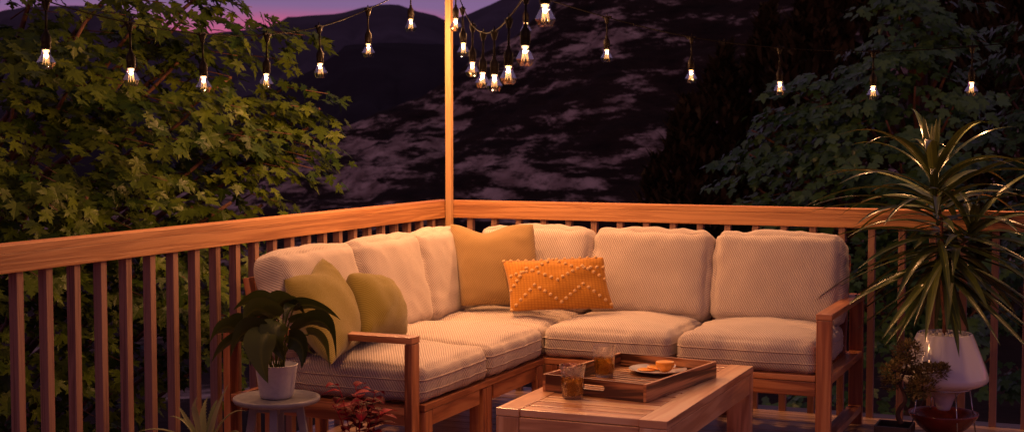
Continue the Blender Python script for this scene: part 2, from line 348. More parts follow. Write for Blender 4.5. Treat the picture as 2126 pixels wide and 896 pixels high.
def azel(px, py):
    v = ray(px, py); return math.degrees(math.atan2(v.x, v.y)), math.degrees(math.asin(v.z))
def tabpx(pts): return [azel(*p) for p in pts]
ridge('mountains', MAT['far'], [(-75, 3.0), (-50, 2.0)] + tabpx([(60, 10), (240, 10), (300, 55), (430, 72), (520, 60), (565, 52), (600, 33), (650, 29), (700, 27), (750, 16), (790, 9), (830, 11), (870, 24), (900, 31), (928, 42), (960, 34), (1000, 18), (1040, 0), (1120, -60), (1400, -90)]) + [(20, 8)],
      420, 900, -10, 260, 14, 9, 'dark purple mountain range against the dusk sky')
ridge('butte', MAT['butte'], [(-75, 1.0), (-50, 1.5)] + tabpx([(300, 250), (560, 190), (640, 150), (690, 120), (722, 95), (800, 92), (930, 91), (980, 96), (1030, 120), (1200, 160)]) + [(0, 0)],
      150, 340, -9, 220, 16, 3.5, 'flat topped dark butte in front of the mountains', 4.)
ridge('hillside', MAT['hill'], [(-75, -3), (-45, -2.0)] + tabpx([(480, 380), (600, 308), (660, 280), (720, 262), (800, 228), (870, 203), (930, 168), (975, 130), (1010, 108), (1060, 82), (1120, 30), (1180, -20), (1300, -90), (1500, -130)]) + [(-5, 9), (25, 11)],
      92, 134, -8.5, 300, 46, .9, 'eroded chalk hillside with bands of dark scrub', 9., .9)

# ------------------------------------------------------------------ deck
def build_deck():
    b = MB(); w = .138; gap = .005
    b.board((2.8, .05, -.019), (6.2, .20, .038), bev=.003)           # border board under the right railing
    b.board((2.93, -.12, -.019), (5.80, .128, .038), bev=.003)
    b.board((-.05, -4.6, -.019), (.20, 9.1, .038), bev=.003)
    y = -.190
    while y > -9.1:
        xx = .053
        cuts = sorted(rnd.uniform(.5, 5.2) for _ in range(1)) + [5.83]
        for c in cuts:
            b.board(((xx+c)/2, y-w/2, -.019-rnd.uniform(0, .0012)), (c-xx-.004, w-gap, .036), grain=0, bev=.003); xx = c
        y -= w
    o = b.build('deck_floor', MAT['deck']); tag(o, 'deck floor of brown wooden boards', None, None, 'structure')
    b = MB()
    b.board((2.8, .135, -.17), (6.2, .038, .26)); b.board((-.135, -4.5, -.17), (.038, 9.2, .26)); b.board((5.87, -4.5, -.17), (.038, 9.2, .26))
    for x in (0, 2.9, 5.7):
        for yy in (-.05, -3, -6, -9): b.board((x, yy, -1.8), (.14, .14, 3.5))
    tag(b.build('deck_frame', MAT['baluster']), 'wooden joists and posts carrying the deck', None, None, 'structure')
build_deck()

def railing(name, label, axis):
    """axis 'x' runs right from the corner, axis 'y' runs towards the camera"""
    n, L = (25, 5.85) if axis == 'x' else (42, 7.5)
    T = thing(name, (0.3, .04, 0) if axis == 'x' else (-.04, -.3, 0), label, 'railing', 'railings of the wooden deck')
    ins = .02
    cap = MB(); brd = MB()
    if axis == 'x':
        cap.board((L/2+.002, .046, 1.055), (L, .092, .0295), bev=.002); brd.board((L/2+.002, .0455, 1.0062), (L, .089, .0676), bev=.002)
    else:
        cap.board((-.046, -L/2+.092, 1.055), (.092, L, .0295), bev=.002); brd.board((-.0455, -L/2+.092, 1.0062), (.089, L, .0676), bev=.002)
    cap.build('top_cap', MAT['rail'], T); brd.build('rail_board', MAT['rail'], T)
    for i in range(n):
        b = MB()
        if axis == 'x': x = .1124+i*.15+.017; b.board((x, ins+.019, .486), (.034, .038, .972), bev=.0025)
        else: y = -(.1526+i*.15)+.017; b.board((-ins-.019, y, .486), (.038, .034, .972), bev=.0025)
        b.build('baluster', MAT['baluster'], T)
    if axis == 'y':
        b = MB(); b.board((-.052, .045, .486), (.085, .085, .972), bev=.003); b.build('corner_post', MAT['baluster'], T)
railing('deck_railing', 'wooden railing along the left side of the deck in front of the large leafy maple', 'y')
railing('deck_railing', 'wooden railing along the back of the deck behind the sofa and the spiky potted palm', 'x')
b = MB(); b.board((.0215, -.0215, 1.26), (.034, .034, 2.52), bev=.002)
tag(b.build('light_pole', MAT['pole']), 'thin wooden pole standing in the corner of the deck, holding the string lights', 'pole')
for (x, y, t) in ((4.92, -.0215, 'thin wooden pole at the far right of the back railing'), (.0215, -4.92, 'thin wooden pole on the left railing near the viewer')):
    b = MB(); b.board((x, y, 1.26), (.034, .034, 2.52), bev=.002); tag(b.build('light_pole', MAT['pole']), t, 'pole')

# ------------------------------------------------------------------ string lights
ZB = [None, 2.031, 1.873, 1.754, 1.687, 1.659, 1.672, 1.718, 1.815, 1.945, 2.11, 2.30, 2.50]
def pendant_parts():
    """local geometry, origin = centre of the crystal"""
    top = .205
    c = MB()
    c.board((0, 0, top), (.052, .016, .012), bev=.004, grain=0)
    c.tube([(0, 0, top), (0, 0, top-.012), (0, 0, top-.030), (0, 0, top-.034)], [.017, .014, .0085, .0085], 10)
    c.tube([(0, 0, top+.004), (0, 0, top+.020)], .0028, 6)
    c.tube([(0, 0, top-.03), (0, 0, .105)], .0042, 8)
    c.lathe((0, 0, 0), [(.0055, .106), (.0075, .100), (.0075, .094), (.012, .088), (.0170, .078), (.0180, .062), (.0180, .060), (.0168, .058), (.0168, .034), (.0150, .033)], 20)
    v = MB(); n = 8
    prof = [(.0150, .033, 0), (.0170, .016, .5), (.0335, -.013, 0), (.0225, -.0365, .5)]
    vs = []
    for (r, z, ph) in prof:
        for j in range(n): w = 2*math.pi*(j+ph)/n; vs.append((r*math.cos(w), r*math.sin(w), z))
    fs = []
    for i in range(3):
        ph0, ph1 = prof[i][2], prof[i+1][2]
        for j in range(n):
            j2 = (j+1) % n
            if ph0 < ph1: fs += [(i*n+j, i*n+j2, (i+1)*n+j), (i*n+j2, (i+1)*n+j2, (i+1)*n+j)]
            else: fs += [(i*n+j, i*n+j2, (i+1)*n+j2), (i*n+j, (i+1)*n+j2, (i+1)*n+j)]
    vs.append((0, 0, .033)); vs.append((0, 0, -.0365)); k = len(vs)
    for j in range(n): fs.append((k-2, (j+1) % n, j)); fs.append((k-1, 3*n+j, 3*n+(j+1) % n))
    v.add(vs, fs)
    e = MB()  # glowing rods added to imitate streaks of light inside the crystal
    for j in range(7):
        w = 2*math.pi*j/7; e.tube([(.005*math.cos(w), .005*math.sin(w), .024), (.0095*math.cos(w+.3), .0095*math.sin(w+.3), .002), (.013*math.cos(w+.5), .013*math.sin(w+.5), -.020)], [.0012, .0009, .0006], 5)
    return c, v, e
def glow_cap():
    e = MB()
    e.lathe((0, 0, 0), [(.0001, .0315), (.0115, .0315), (.0120, .026), (.008, .022), (.0001, .021)], 14)
    return e
def mk(name, mb, mat): o = mb.build(name, mat); SC.collection.objects.unlink(o); return o
pc, pv, pe = pendant_parts()
P_G = mk('glow_cap', glow_cap(), MAT['led'])
P_C, P_V, P_E = mk('pendant', pc, MAT['socket']), mk('bulb', pv, MAT['bulb_glass']), mk('glow_streaks', pe, MAT['glow_streaks'])
ld = bpy.data.lights.new('bulb_light', 'POINT'); ld.energy = BULB_W; ld.color = BULB_COL; ld.shadow_soft_size = .0035
# bulb power raised near the corner, standing in for an unseen key light
LAMPS = {}
def lamp(f):
    if f not in LAMPS: LAMPS[f] = ld.copy(); LAMPS[f].energy = BULB_W*f
    return LAMPS[f]
def string(dirv, label, n, power, start=(.02, -.02)):
    d = Vector((*dirv, 0)); S = Vector((*start, 0)); T = thing('string_light', (start[0], start[1], 2.4), label, 'string light', 'strings of crystal bulbs over the deck')
    pts = [S+Vector((0, 0, 2.47))]
    for k in range(1, n+1):
        pts.append(S+d*(.4725*k)+Vector((0, 0, ZB[k]+.205)))
    pts.append(S+d*(.4725*(n+1))+Vector((0, 0, ZB[n+1]+.205)))
    # smooth the wire
    fine = []
    for i in range(len(pts)-1):
        p0, p1, p2, p3 = pts[max(i-1, 0)], pts[i], pts[i+1], pts[min(i+2, len(pts)-1)]
        for s in range(8):
            t = s/8; fine.append(.5*((2*p1)+(p2-p0)*t+(2*p0-5*p1+4*p2-p3)*t*t+(3*p1-p0-3*p2+p3)*t**3))
    fine.append(pts[-1]); w = MB(); w.tube(fine, .0027, 8); w.build('wire', MAT['black_rubber'], T)
    ang = math.atan2(d.y, d.x)
    for k in range(1, n+1):
        p = pts[k]-Vector((0, 0, .205))
        c = P_C.copy(); SC.collection.objects.link(c); c.parent = T; c.location = p-T.location
        c.rotation_euler = (R(rnd.uniform(-1.5, 1.5)), R(rnd.uniform(-1.5, 1.5)), ang)
        v = P_V.copy(); SC.collection.objects.link(v); v.parent = c; v.rotation_euler.z = rnd.uniform(0, .8)
        e = P_E.copy(); SC.collection.objects.link(e); e.parent = c
        q = P_G.copy(); SC.collection.objects.link(q); q.parent = c
        l = bpy.data.objects.new('bulb_light', lamp(power[k-1])); SC.collection.objects.link(l); l.parent = c; l.location = (0, 0, .0172)
string((0, -1), 'string of crystal bulbs sagging over the left railing in front of the leafy maple', 8, [1.9, 1.9, .9, .65, .55, .55, .5, .4])
string((1, 0), 'string of crystal bulbs sagging along the back railing in front of the dark hillside', 9, [1.9, 1.9, 1.0, .9, .8, .8, .8, .8, .8])
string((.4994, -.8664), 'string of crystal bulbs running from the corner pole out over the sofa and table', 8, [2.5, 2.4, 1.9, 1.1, 1.1, 1.0, .45, .3])

# ------------------------------------------------------------------ sofa
SOFA = thing('corner_sofa', (.1, -.13, 0), 'L-shaped outdoor corner sofa with teak frame and beige cushions', 'sofa')
XA, XF, YF, YA = .10, 1.003, -1.027, -.135        # back of the left wing, front of the left wing, front and back of the right wing
XR, YL = 2.375, -2.386
def part(name, boards, mat, parent):
    b = MB()
    for c, s in boards: b.board(c, s, bev=.0035)
    return b.build(name, mat, parent)
def bx(x0, x1, y0, y1, z0, z1): return (((x0+x1)/2, (y0+y1)/2, (z0+z1)/2), (abs(x1-x0), abs(y1-y0), abs(z1-z0)))
tk = MAT['teak']
# right arm
part('armrest', [bx(2.303, XR, YF, YA, .626, .654)], tk, SOFA)
part('front_leg', [bx(2.305, XR-.002, YF+.001, YF+.033, .0, .625)], tk, SOFA)
part('back_leg', [bx(2.305, XR-.002, YA-.034, YA-.001, .0, .625)], tk, SOFA)
part('side_rail', [bx(2.307, XR-.004, YF+.034, YA-.035, .338, .372)], tk, SOFA)
part('side_rail', [bx(2.307, XR-.004, YF+.034, YA-.035, .065, .097)], tk, SOFA)
# left arm
part('armrest', [bx(XA, .984, YL, YL+.072, .626, .654)], tk, SOFA)
part('front_leg', [bx(.950, .983, YL+.001, YL+.070, .0, .625)], tk, SOFA)
part('back_leg', [bx(XA+.001, XA+.034, YL+.001, YL+.070, .0, .625)], tk, SOFA)
part('side_rail', [bx(XA+.035, .949, YL+.003, YL+.068, .338, .372)], tk, SOFA)
part('side_rail', [bx(XA+.035, .949, YL+.003, YL+.068, .085, .115)], tk, SOFA)
# seat frames
part('seat_rail', [bx(1.004, 2.303, YF+.002, YF+.075, .348, .376)], tk, SOFA)
part('apron', [bx(1.075, 2.303, YF+.004, YF+.030, .282, .346)], tk, SOFA)
part('seat_rail', [bx(XF-.073, XF, YL+.074, YF+.002, .348, .376)], tk, SOFA)
part('apron', [bx(XF-.032, XF-.004, -2.23, -1.77, .282, .346)], tk, SOFA)
part('apron', [bx(XF-.032, XF-.004, -1.62, -1.12, .282, .346)], tk, SOFA)
for (x0, x1, y0, y1) in ((XF-.034, XF-.002, -2.305, -2.235), (XF-.070, XF-.002, -1.735, -1.705), (XF-.070, XF-.002, -1.700, -1.640), (XF-.034, XF-.002, -1.105, -1.035), (1.008, 1.070, YF+.004, YF+.034), (1.64, 1.70, YF+.035, YF+.08), (XA+.03, XA+.06, -1.7, -1.64), (1.64, 1.70, YA-.06, YA-.03), (XA+.002, XA+.06, YA-.06, YA-.002), (XA+.14, XA+.20, -2.29, -2.23)):
    part('seat_leg', [bx(x0, x1, y0, y1, .0, .345)], tk, SOFA)
part('back_rail', [bx(XA+.16, 2.30, YA-.07, YA-.04, .29, .37)], tk, SOFA)
part('back_rail', [bx(XA+.04, XA+.07, YL+.075, YA-.072, .29, .37)], tk, SOFA)
slats = []
x = 1.06
while x < 2.28: slats.append(bx(x, x+.06, YF+.076, YA-.072, .345, .362)); x += .105
y = -2.27
while y < -.25: slats.append(bx(XA+.072, XF-.074, y, y+.06, .345, .362)); y += .105
part('seat_slats', slats, tk, SOFA)
part('end_rail', [bx(XA+.075, .93, YL+.085, YL+.115, .282, .345)], tk, SOFA)
# leaning back frame
def lean(c, size, axis, ang):
    b = MB(); b.board(c, size, rot=Matrix.Rotation(ang, 3, axis), bev=.003); return b
LA = R(11)
for yy in (-2.285, -1.67, -1.02, -.30):
    lean((XA+.115, yy, .605), (.030, .055, .50), 'Y', -LA).build('back_post', tk, SOFA)
for xx in (.42, 1.03, 1.66, 2.284):
    lean((xx, YA-.115, .605), (.055, .030, .50), 'X', -LA).build('back_post', tk, SOFA)
lean((XA+.085, -1.30, .80), (.024, 1.95, .06), 'Y', -LA).build('back_slat', tk, SOFA)
lean((1.34, YA-.085, .80), (1.95, .024, .06), 'X', -LA).build('back_slat', tk, SOFA)

def cushion(name, c, size, crown, mat, parent, rot=None, r=.055, seed=0., bulge=.012, seams=(.30, -.34), back=False, N=34):
    hx, hy, hz = size[0]/2, size[1]/2, size[2]/2
    rot = rot or Matrix.Identity(3); c = Vector(c); r = min(r, hz*.98)
    def deform(p):
        # p inside the unit cube surface
        q = Vector((p.x*hx, p.y*hy, p.z*hz)); rr = Vector((r*1.1, r*1.1, r))
        k = Vector([max(-h+a, min(h-a, t)) for t, h, a in zip(q, (hx, hy, hz), rr)])
        dl = q-k
        if dl.length > 1e-9:
            n = Vector((dl.x/rr.x, dl.y/rr.y, dl.z/rr.z)); m = max(abs(n.x), abs(n.y), abs(n.z))
            n.normalize(); q = k+Vector((n.x*rr.x, n.y*rr.y, n.z*rr.z))*min(1, m) if m > 0 else q
        u, v, w = p.x, p.y, p.z
        dome = (1-u*u)*(1-v*v)
        q.z += (crown*dome**.75 if w > 0 else -crown*.15*dome)*abs(w)
        q.x += bulge*(1-v*v)*(1-w*w)*u; q.y += bulge*(1-u*u)*(1-w*w)*v
        n1 = noise.noise(Vector((q.x*5+seed, q.y*5, q.z*5+seed)))*.007
        n1 += -.006*abs(noise.noise(Vector((q.x*9+q.y*4+seed, q.y*9, seed))))*(1+2*max(abs(u), abs(v))**4)
        # creases that run in from the corners and the seams
        cr = noise.noise(Vector((q.x*18+seed*3, q.y*18, q.z*5)))*(.0025+.0045*(1-abs(w))**.5)
        cn = (abs(u)**5)*(abs(v)**5); cr2 = noise.noise(Vector((q.x*34+seed, q.y*34, q.z*10)))*.007*(cn+.25*max(abs(u), abs(v))**6)
        d = Vector((u**3, v**3, w if abs(w) > .9 else w*.3))
        if d.length > 0: q += d.normalized()*(n1+cr+cr2)
        return c+rot@q
    vs = []; fs = []; uvs = []; idx = {}
    def vid(p):
        key = (round(p.x, 5), round(p.y, 5), round(p.z, 5))
        if key not in idx: idx[key] = len(vs); vs.append(deform(p))
        return idx[key]
    M2 = 14
    def ax(n): return [-math.cos(math.pi*i/n)*.25+(-1+2*i/n)*.75 for i in range(n+1)]
    A, B = ax(N), ax(M2)
    for axn in range(3):
        for sgn in (-1, 1):
            P, Q = ((A, B) if axn == 0 else (A, B) if axn == 1 else (A, A))
            for i in range(len(P)-1):
                for j in range(len(Q)-1):
                    qs = []
                    for (a_, b_) in ((P[i], Q[j]), (P[i+1], Q[j]), (P[i+1], Q[j+1]), (P[i], Q[j+1])):
                        if axn == 0: p = Vector((sgn, a_, b_))
                        elif axn == 1: p = Vector((a_, sgn, b_))
                        else: p = Vector((a_, b_, sgn))
                        qs.append(p)
                    if (axn == 0 and sgn < 0) or (axn == 1 and sgn > 0) or (axn == 2 and sgn < 0): qs = qs[::-1]
                    fs.append([vid(p) for p in qs])
                    if axn == 0: uvs.append([(p.y*hy+seed, p.z*hz) for p in qs])
                    elif axn == 1: uvs.append([(p.x*hx+seed, p.z*hz) for p in qs])
                    else: uvs.append([(p.x*hx+seed, p.y*hy) for p in qs])
    b = MB(); b.add(vs, fs, uvs, True); o = b.build(name, mat, parent)
    pb = MB()
    for zz in seams:
        loop = []
        n = 30
        for i in range(n): loop.append((-1+2*i/n, -1))
        for i in range(n): loop.append((1, -1+2*i/n))
        for i in range(n): loop.append((1-2*i/n, 1))
        for i in range(n): loop.append((-1, 1-2*i/n))
        pts = []
        for (a_, b_) in loop:
            p = deform(Vector((a_, b_, zz))); cc = deform(Vector((a_*.9, b_*.9, zz))); d = (p-c); d = d-(rot@Vector((0, 0, 1)))*d.dot(rot@Vector((0, 0, 1)))
            pts.append(p+d.normalized()*.0012)
        pts.append(pts[0]); pts.append(pts[1]); pb.tube(pts, .0030, 6, cap=False)
    pb.build('piping', MAT['piping'], o)
    return o
LN = MAT['linen']
SEATS = [((1.305, -.665, .449), (.632, .70, .150), .040, 1.), ((1.985, -.665, .449), (.660, .70, .150), .040, 2.3),
         ((.635, -.66, .447), (.70, .70, .146), .034, 3.1), ((.650, -1.345, .449), (.700, .632, .150), .042, 4.7), ((.650, -1.990, .449), (.700, .645, .150), .040, 5.9)]
for c, s, k, sd in SEATS: cushion('seat_cushion', c, s, k, LN, SOFA, seed=sd, r=.036)
# back cushions: local x = width, y = height, z = thickness (front)
def backc(c, w, h, t, facing, seed, tilt=13, crown=.024):
    if facing == 'y': m = Matrix(((1, 0, 0), (0, 0, -1), (0, 1, 0))); rot = Matrix.Rotation(-R(tilt), 3, 'X') @ m
    else: m = Matrix(((0, 0, 1), (1, 0, 0), (0, 1, 0))); rot = Matrix.Rotation(-R(tilt), 3, 'Y') @ m
    return cushion('back_cushion', c, (w, h, t), crown, LN, SOFA, rot=rot, r=.052, seed=seed, seams=(), bulge=.02)
for (xc, w, sd) in ((.690, .640, 11.), (1.333, .640, 12.6), (1.985, .650, 14.1)):
    backc((xc, YA-.205, .728), w, .455, .165, 'y', sd)
for (yc, w, sd) in ((-.700, .640, 16.), (-1.335, .640, 17.7), (-1.990, .650, 19.2)):
    backc((XA+.205, yc, .728), w, .455, .165, 'x', sd)

# ------------------------------------------------------------------ throw pillows
def pillow_surface(cor, T, chop=.0, chop_at=(0, 1), seed=0., soft=0.):
    bl, br, tr, tl = [Vector(p) for p in cor]
    nrm = ((br-bl).cross(tl-bl)+(tr-tl).cross(tr-br)).normalized()
    def S(u, v, side):
        # soft outline: edges pulled in between the corners
        cr = 1-soft*(u*u*v*v)**3
        uu = u*cr*(1-.06*(1-v*v)**1.0*abs(u)); vv = v*cr*(1-.06*(1-u*u)*abs(v))
        if v > 0 and chop: vv -= chop*math.exp(-((u-chop_at[0])/.42)**2)*max(0, v)**1.6
        a, b_ = (uu+1)/2, (vv+1)/2
        p = (bl*(1-a)+br*a)*(1-b_)+(tl*(1-a)+tr*a)*b_
        h = T*((1-u*u)**.48)*((1-v*v)**.48)
        h *= 1-.45*(chop*2.2)*math.exp(-(u/.3)**2)*max(0, v)
        n1 = noise.noise(Vector((u*2.2+seed, v*2.2, side*.7)))*.012+noise.noise(Vector((u*6+seed, v*6, side)))*.005*(abs(u)+abs(v))
        edge = (1-abs(u)**6)*(1-abs(v)**6)
        return p+nrm*side*(h+n1*edge)
    return S, nrm
def pillow(name, label, cor, T, mat, chop=0., seed=0., n=30, chop_at=(0, 1), soft=.03):
    S, nrm = pillow_surface(cor, T, chop, chop_at, seed, soft)
    w = (Vector(cor[1])-Vector(cor[0])).length; h = (Vector(cor[3])-Vector(cor[0])).length
    b = MB(); t = [math.sin((-1+2*i/n)*math.pi/2) for i in range(n+1)]
    for side in (1, -1):
        vs = [S(t[i], t[j], side) for i in range(n+1) for j in range(n+1)]; fs = []; uv = []
        for i in range(n):
            for j in range(n):
                q = [(i, j), (i+1, j), (i+1, j+1), (i, j+1)]
                if side < 0: q = q[::-1]
                fs.append([a*(n+1)+c for a, c in q]); uv.append([(t[a]*w/2+seed, t[c]*h/2) for a, c in q])
        b.add(vs, fs, uv, True)
    o = b.build(name, mat)
    bm = bmesh.new(); bm.from_mesh(o.data); bmesh.ops.remove_doubles(bm, verts=bm.verts[:], dist=1e-5); bm.to_mesh(o.data); bm.free()
    tag(o, label, 'pillow', 'throw pillows on the sofa'); return o, S
pillow('throw_pillow', 'large tan woven pillow leaning in the corner of the sofa', [(.455, -.80, .570), (.86, -.64, .575), (.755, -.545, .990), (.305, -.625, .985)], .085, MAT['tan_cloth'], .20, 1.3, chop_at=(-.2, 1))
oc = [(.763, -.886, .570), tuple(aty(1277, 641, -.68)), tuple(aty(1255, 532, -.62)), tuple(aty(1041, 540, -.74))]
op, OS = pillow('lumbar_pillow', 'orange lumbar pillow with zigzag rows of pompoms', oc, .062, MAT['orange_cloth'], .03, 5.1, chop_at=(-.5, 1))
pillow('throw_pillow', 'olive green pillow with a dented top behind the wooden armrest at the left', [tuple(atz(688, 756, .57)), tuple(atx(764, 706, .52)), tuple(atx(670, 536, .37)), tuple(atx(590, 580, .345))], .105, MAT['green_cloth'], .14, 2.2, soft=.0)
pillow('throw_pillow', 'plump olive green pillow resting against the second back cushion of the left wing', [tuple(atx(752, 704, .66)), tuple(atx(846, 700, .60)), tuple(atx(792, 580, .44)), tuple(atx(722, 564, .46))], .115, MAT['green_cloth'], .0, 3.6, soft=.07)
pm = MB()
def ico(b, c, r, sub=1):
    bm = bmesh.new(); bmesh.ops.create_icosphere(bm, subdivisions=sub+1, radius=r)
    b.add([Vector(c)+v.co*(1+.12*noise.noise(v.co*400+Vector(c)*50)) for v in bm.verts], [[v.index for v in f.verts] for f in bm.faces], [[(v.co.x, v.co.y+v.co.z) for v in f.verts] for f in bm.faces], True); bm.free()
def zig(pts, step=.052):
    for (u0, v0), (u1, v1) in zip(pts, pts[1:]):
        n = max(1, round(math.hypot(u1-u0, (v1-v0)*.5)/step*.5*.82))
        for i in range(n):
            t = i/n; u, v = u0+(u1-u0)*t, v0+(v1-v0)*t; p = OS(u, v, 1); ico(pm, p, .0092)
zig([(-.98, -.97), (-.45, -.15), (.02, -.80), (.50, -.15), (.97, -.85), (.98, -.86)])
zig([(-.96, -.25), (-.55, .55), (.02, .0), (.55, .55), (.97, .10), (.98, .1)])
zig([(-.9, .30), (-.45, .45), (.0, .93), (.45, .45), (.97, .55), (.98, .5)])
zig([(-.98, .97), (.98, .97)], .06)
pm.build('pompom_trim', MAT['pompom'], op)

# ------------------------------------------------------------------ coffee table
TX0, TX1, TY0, TY1, TH = 1.414, 2.076, -2.545, -1.243, .440
TB = thing('coffee_table', (1.745, -1.894, 0), 'rectangular slatted teak coffee table in front of the sofa', 'table'); tl = MAT['teak_light']
fw = .112; th = .030
part('end_board', [bx(TX0, TX0+.092, TY0, TY1, TH-th, TH)], tl, TB)
part('end_board', [bx(TX1-.105, TX1, TY0, TY1, TH-th, TH)], tl, TB)
sl = []; yy = TY0+.002; n = 14; sw = (TY1-TY0)/n
for i in range(n): sl.append(bx(TX0+.094, TX1-.107, yy+i*sw+.006, yy+(i+1)*sw-.007, TH-th+.002, TH-.0015))
for c, s in sl: part('slat', [(c, s)], tl, TB)
part('apron', [bx(TX0+.093, TX1-.106, TY0+.002, TY0+.030, TH-th-.085, TH-th-.001)], tl, TB)
part('apron', [bx(TX0+.093, TX1-.106, TY1-.030, TY1-.002, TH-th-.085, TH-th-.001)], tl, TB)
part('apron', [bx(TX1-.030, TX1-.001, TY0+.062, TY1-.062, TH-th-.085, TH-th-.001)], tl, TB)
part('apron', [bx(TX0+.001, TX0+.030, TY0+.062, TY1-.062, TH-th-.085, TH-th-.001)], tl, TB)
for x0, x1 in ((TX0, TX0+.091), (TX1-.104, TX1)):
    for y0, y1 in ((TY0, TY0+.060), (TY1-.060, TY1)):
        part('leg', [bx(x0+.0005, x1-.0005, y0+.0005, y1-.0005, 0, TH-th-.001)], tl, TB)

# ------------------------------------------------------------------ tray
def tray():
    p0 = Vector((1.450, -2.166, TH)); ex = (Vector((1.901, -2.238, TH))-p0); w = ex.length; ex.normalize(); ey = Vector((-ex.y, ex.x, 0)); l = .650
    rot = Matrix((ex, ey, Vector((0, 0, 1)))).transposed()
    T = thing('serving_tray', p0+ex*w/2+ey*l/2, 'wooden serving tray with cut-out handles lying on the coffee table', 'tray')
    def B(x0, x1, y0, y1, z0, z1, g=None, bev=.0015):
        return (p0+rot@Vector(((x0+x1)/2, (y0+y1)/2, (z0+z1)/2)), (x1-x0, y1-y0, z1-z0), rot, g, bev)
    h, t = .068, .013
    def mkp(name, L_):
        b = MB()
        for c, s, r_, g_, bv in L_: b.board(c, s, rot=r_, grain=g_, bev=bv)
        return b.build(name, MAT['olive'], T)
    mkp('side_wall', [B(0, t, .0005, l-.0005, 0, h)]); mkp('side_wall', [B(w-t, w, .0005, l-.0005, 0, h)])
    for y0 in (.001, l-t-.001):
        # end wall with a rounded hand hole
        b = MB(); hz0, hz1, hx = .026, .046, .048; cx = w/2; n = 8
        loop = []
        rr = (hz1-hz0)/2
        for i in range(n+1): a = -math.pi/2+math.pi*i/n; loop.append((cx+hx-rr+rr*math.cos(a), (hz0+hz1)/2+rr*math.sin(a)))
        for i in range(n+1): a = math.pi/2+math.pi*i/n; loop.append((cx-hx+rr+rr*math.cos(a), (hz0+hz1)/2+rr*math.sin(a)))
        bm = bmesh.new(); m = len(loop)
        x0, x1 = t+.0005, w-t-.0005
        def ring(y, pts): return [bm.verts.new((a_, y, c_)) for a_, c_ in pts]
        def outer(px_, pz_):
            dx, dz = px_-cx, pz_-(hz0+hz1)/2; k = []
            if dx > 1e-6: k.append((x1-cx)/dx)
            if dx < -1e-6: k.append((x0-cx)/dx)
            if dz > 1e-6: k.append((h-(hz0+hz1)/2)/dz)
            if dz < -1e-6: k.append((0-(hz0+hz1)/2)/dz)
            s_ = min(k); return (cx+dx*s_, (hz0+hz1)/2+dz*s_)
        op_ = [outer(*q) for q in loop]
        # snap nearest to the four corners
        for cpt in ((x0, 0), (x1, 0), (x1, h), (x0, h)):
            i = min(range(m), key=lambda k_: (op_[k_][0]-cpt[0])**2+(op_[k_][1]-cpt[1])**2); op_[i] = cpt
        for y_, flip in ((y0, 0), (y0+t, 1)):
            a_ = ring(y_, loop); b_ = ring(y_, op_)
            for i in range(m):
                j = (i+1) % m; f = [a_[i], a_[j], b_[j], b_[i]]
                bm.faces.new(f if flip else f[::-1])
            if not flip: A0, B0 = a_, b_
        for i in range(m):
            j = (i+1) % m; bm.faces.new([A0[i], A0[j], a_[j], a_[i]]); bm.faces.new([B0[j], B0[i], b_[i], b_[j]])
        bmesh.ops.recalc_face_normals(bm, faces=bm.faces[:]); off = rnd.uniform(0, 9)
        bm.verts.index_update()
        b.add([p0+rot@v.co for v in bm.verts], [[v.index for v in f.verts] for f in bm.faces], [[(v.co.x+off, v.co.z+v.co.y+off) for v in f.verts] for f in bm.faces]); bm.free()
        b.build('end_wall', MAT['olive'], T)
    L_ = []; k = 15; y = t+.004; sp = (l-2*t-.008)/k
    for i in range(k): L_.append(B(t+.001, w-t-.001, y+i*sp+.004, y+(i+1)*sp-.009, .006, .013, 0, .001))
    L_ += [B(w*.2, w*.25, t+.002, l-t-.002, .001, .0055), B(w*.75, w*.8, t+.002, l-t-.002, .001, .0055)]
    mkp('slatted_base', L_)
    return rot
tray()

# ------------------------------------------------------------------ glasses, plate, orange
def tumbler(loc, label, s=1.0, s_ice=.4):
    T = thing('tea_glass', loc, label, 'glass', 'glasses of iced tea'); b = MB(); n = 48; H = .129*s
    prof_o = [(.0, .0), (.033, .0), (.0375, .004), (.040, .012), (.0455, .085), (.0465, .097), (.0505, H)]
    prof_i = [(.0480, H), (.0440, .097), (.0425, .085), (.0365, .018), (.034, .014), (.0, .014)]
    prof = prof_o+prof_i; vs = []
    for i, (r, z) in enumerate(prof):
        for j in range(n):
            w = 2*math.pi*j/n; fl = 1-.035*(abs(math.sin(w*6)))*(1 if (2 <= i <= 4) else 0)
            vs.append(Vector(loc)+Vector((r*fl*math.cos(w), r*fl*math.sin(w), z)))
    fs = [(i*n+j, i*n+(j+1) % n, (i+1)*n+(j+1) % n, (i+1)*n+j) for i in range(len(prof)-1) for j in range(n)]
    b.add(vs, fs, None, True); b.build('glass_body', MAT['tumbler'], T, auto=40)
    l = MB(); l.lathe(loc, [(.0, .0145), (.0335, .0145), (.0362, .019), (.0415, .074), (.0418, .078), (.0, .078)], 40); l.build('tea', MAT['tea'], T, auto=40)
    c = MB()
    for k in range(3):
        a = k*2.2+s_ice; p = Vector(loc)+Vector((.019*math.cos(a), .019*math.sin(a), .066+.006*k)); c.board(p, (.017, .017, .017), rot=Matrix.Rotation(a*2.1, 3, Vector((1, .4, .8)).normalized()), bev=.003)
    c.build('ice', MAT['ice'], T)
tumbler((1.612, -2.262, TH), 'fluted glass of iced tea standing on the table boards before the tray')
tumbler((1.588, -1.825, TH+.0132), 'fluted glass of iced tea standing inside the wooden tray')
PC = Vector((1.765, -1.650, TH+.0135))
b = MB(); b.lathe(PC, [(.0, .0), (.070, .0), (.074, .002), (.098, .009), (.121, .017), (.122, .019), (.119, .0195), (.096, .012), (.076, .006), (.0, .005)], 48)
tag(b.build('plate', MAT['plate'], None, auto=50), 'small round white plate on the tray under the orange pieces', 'plate')
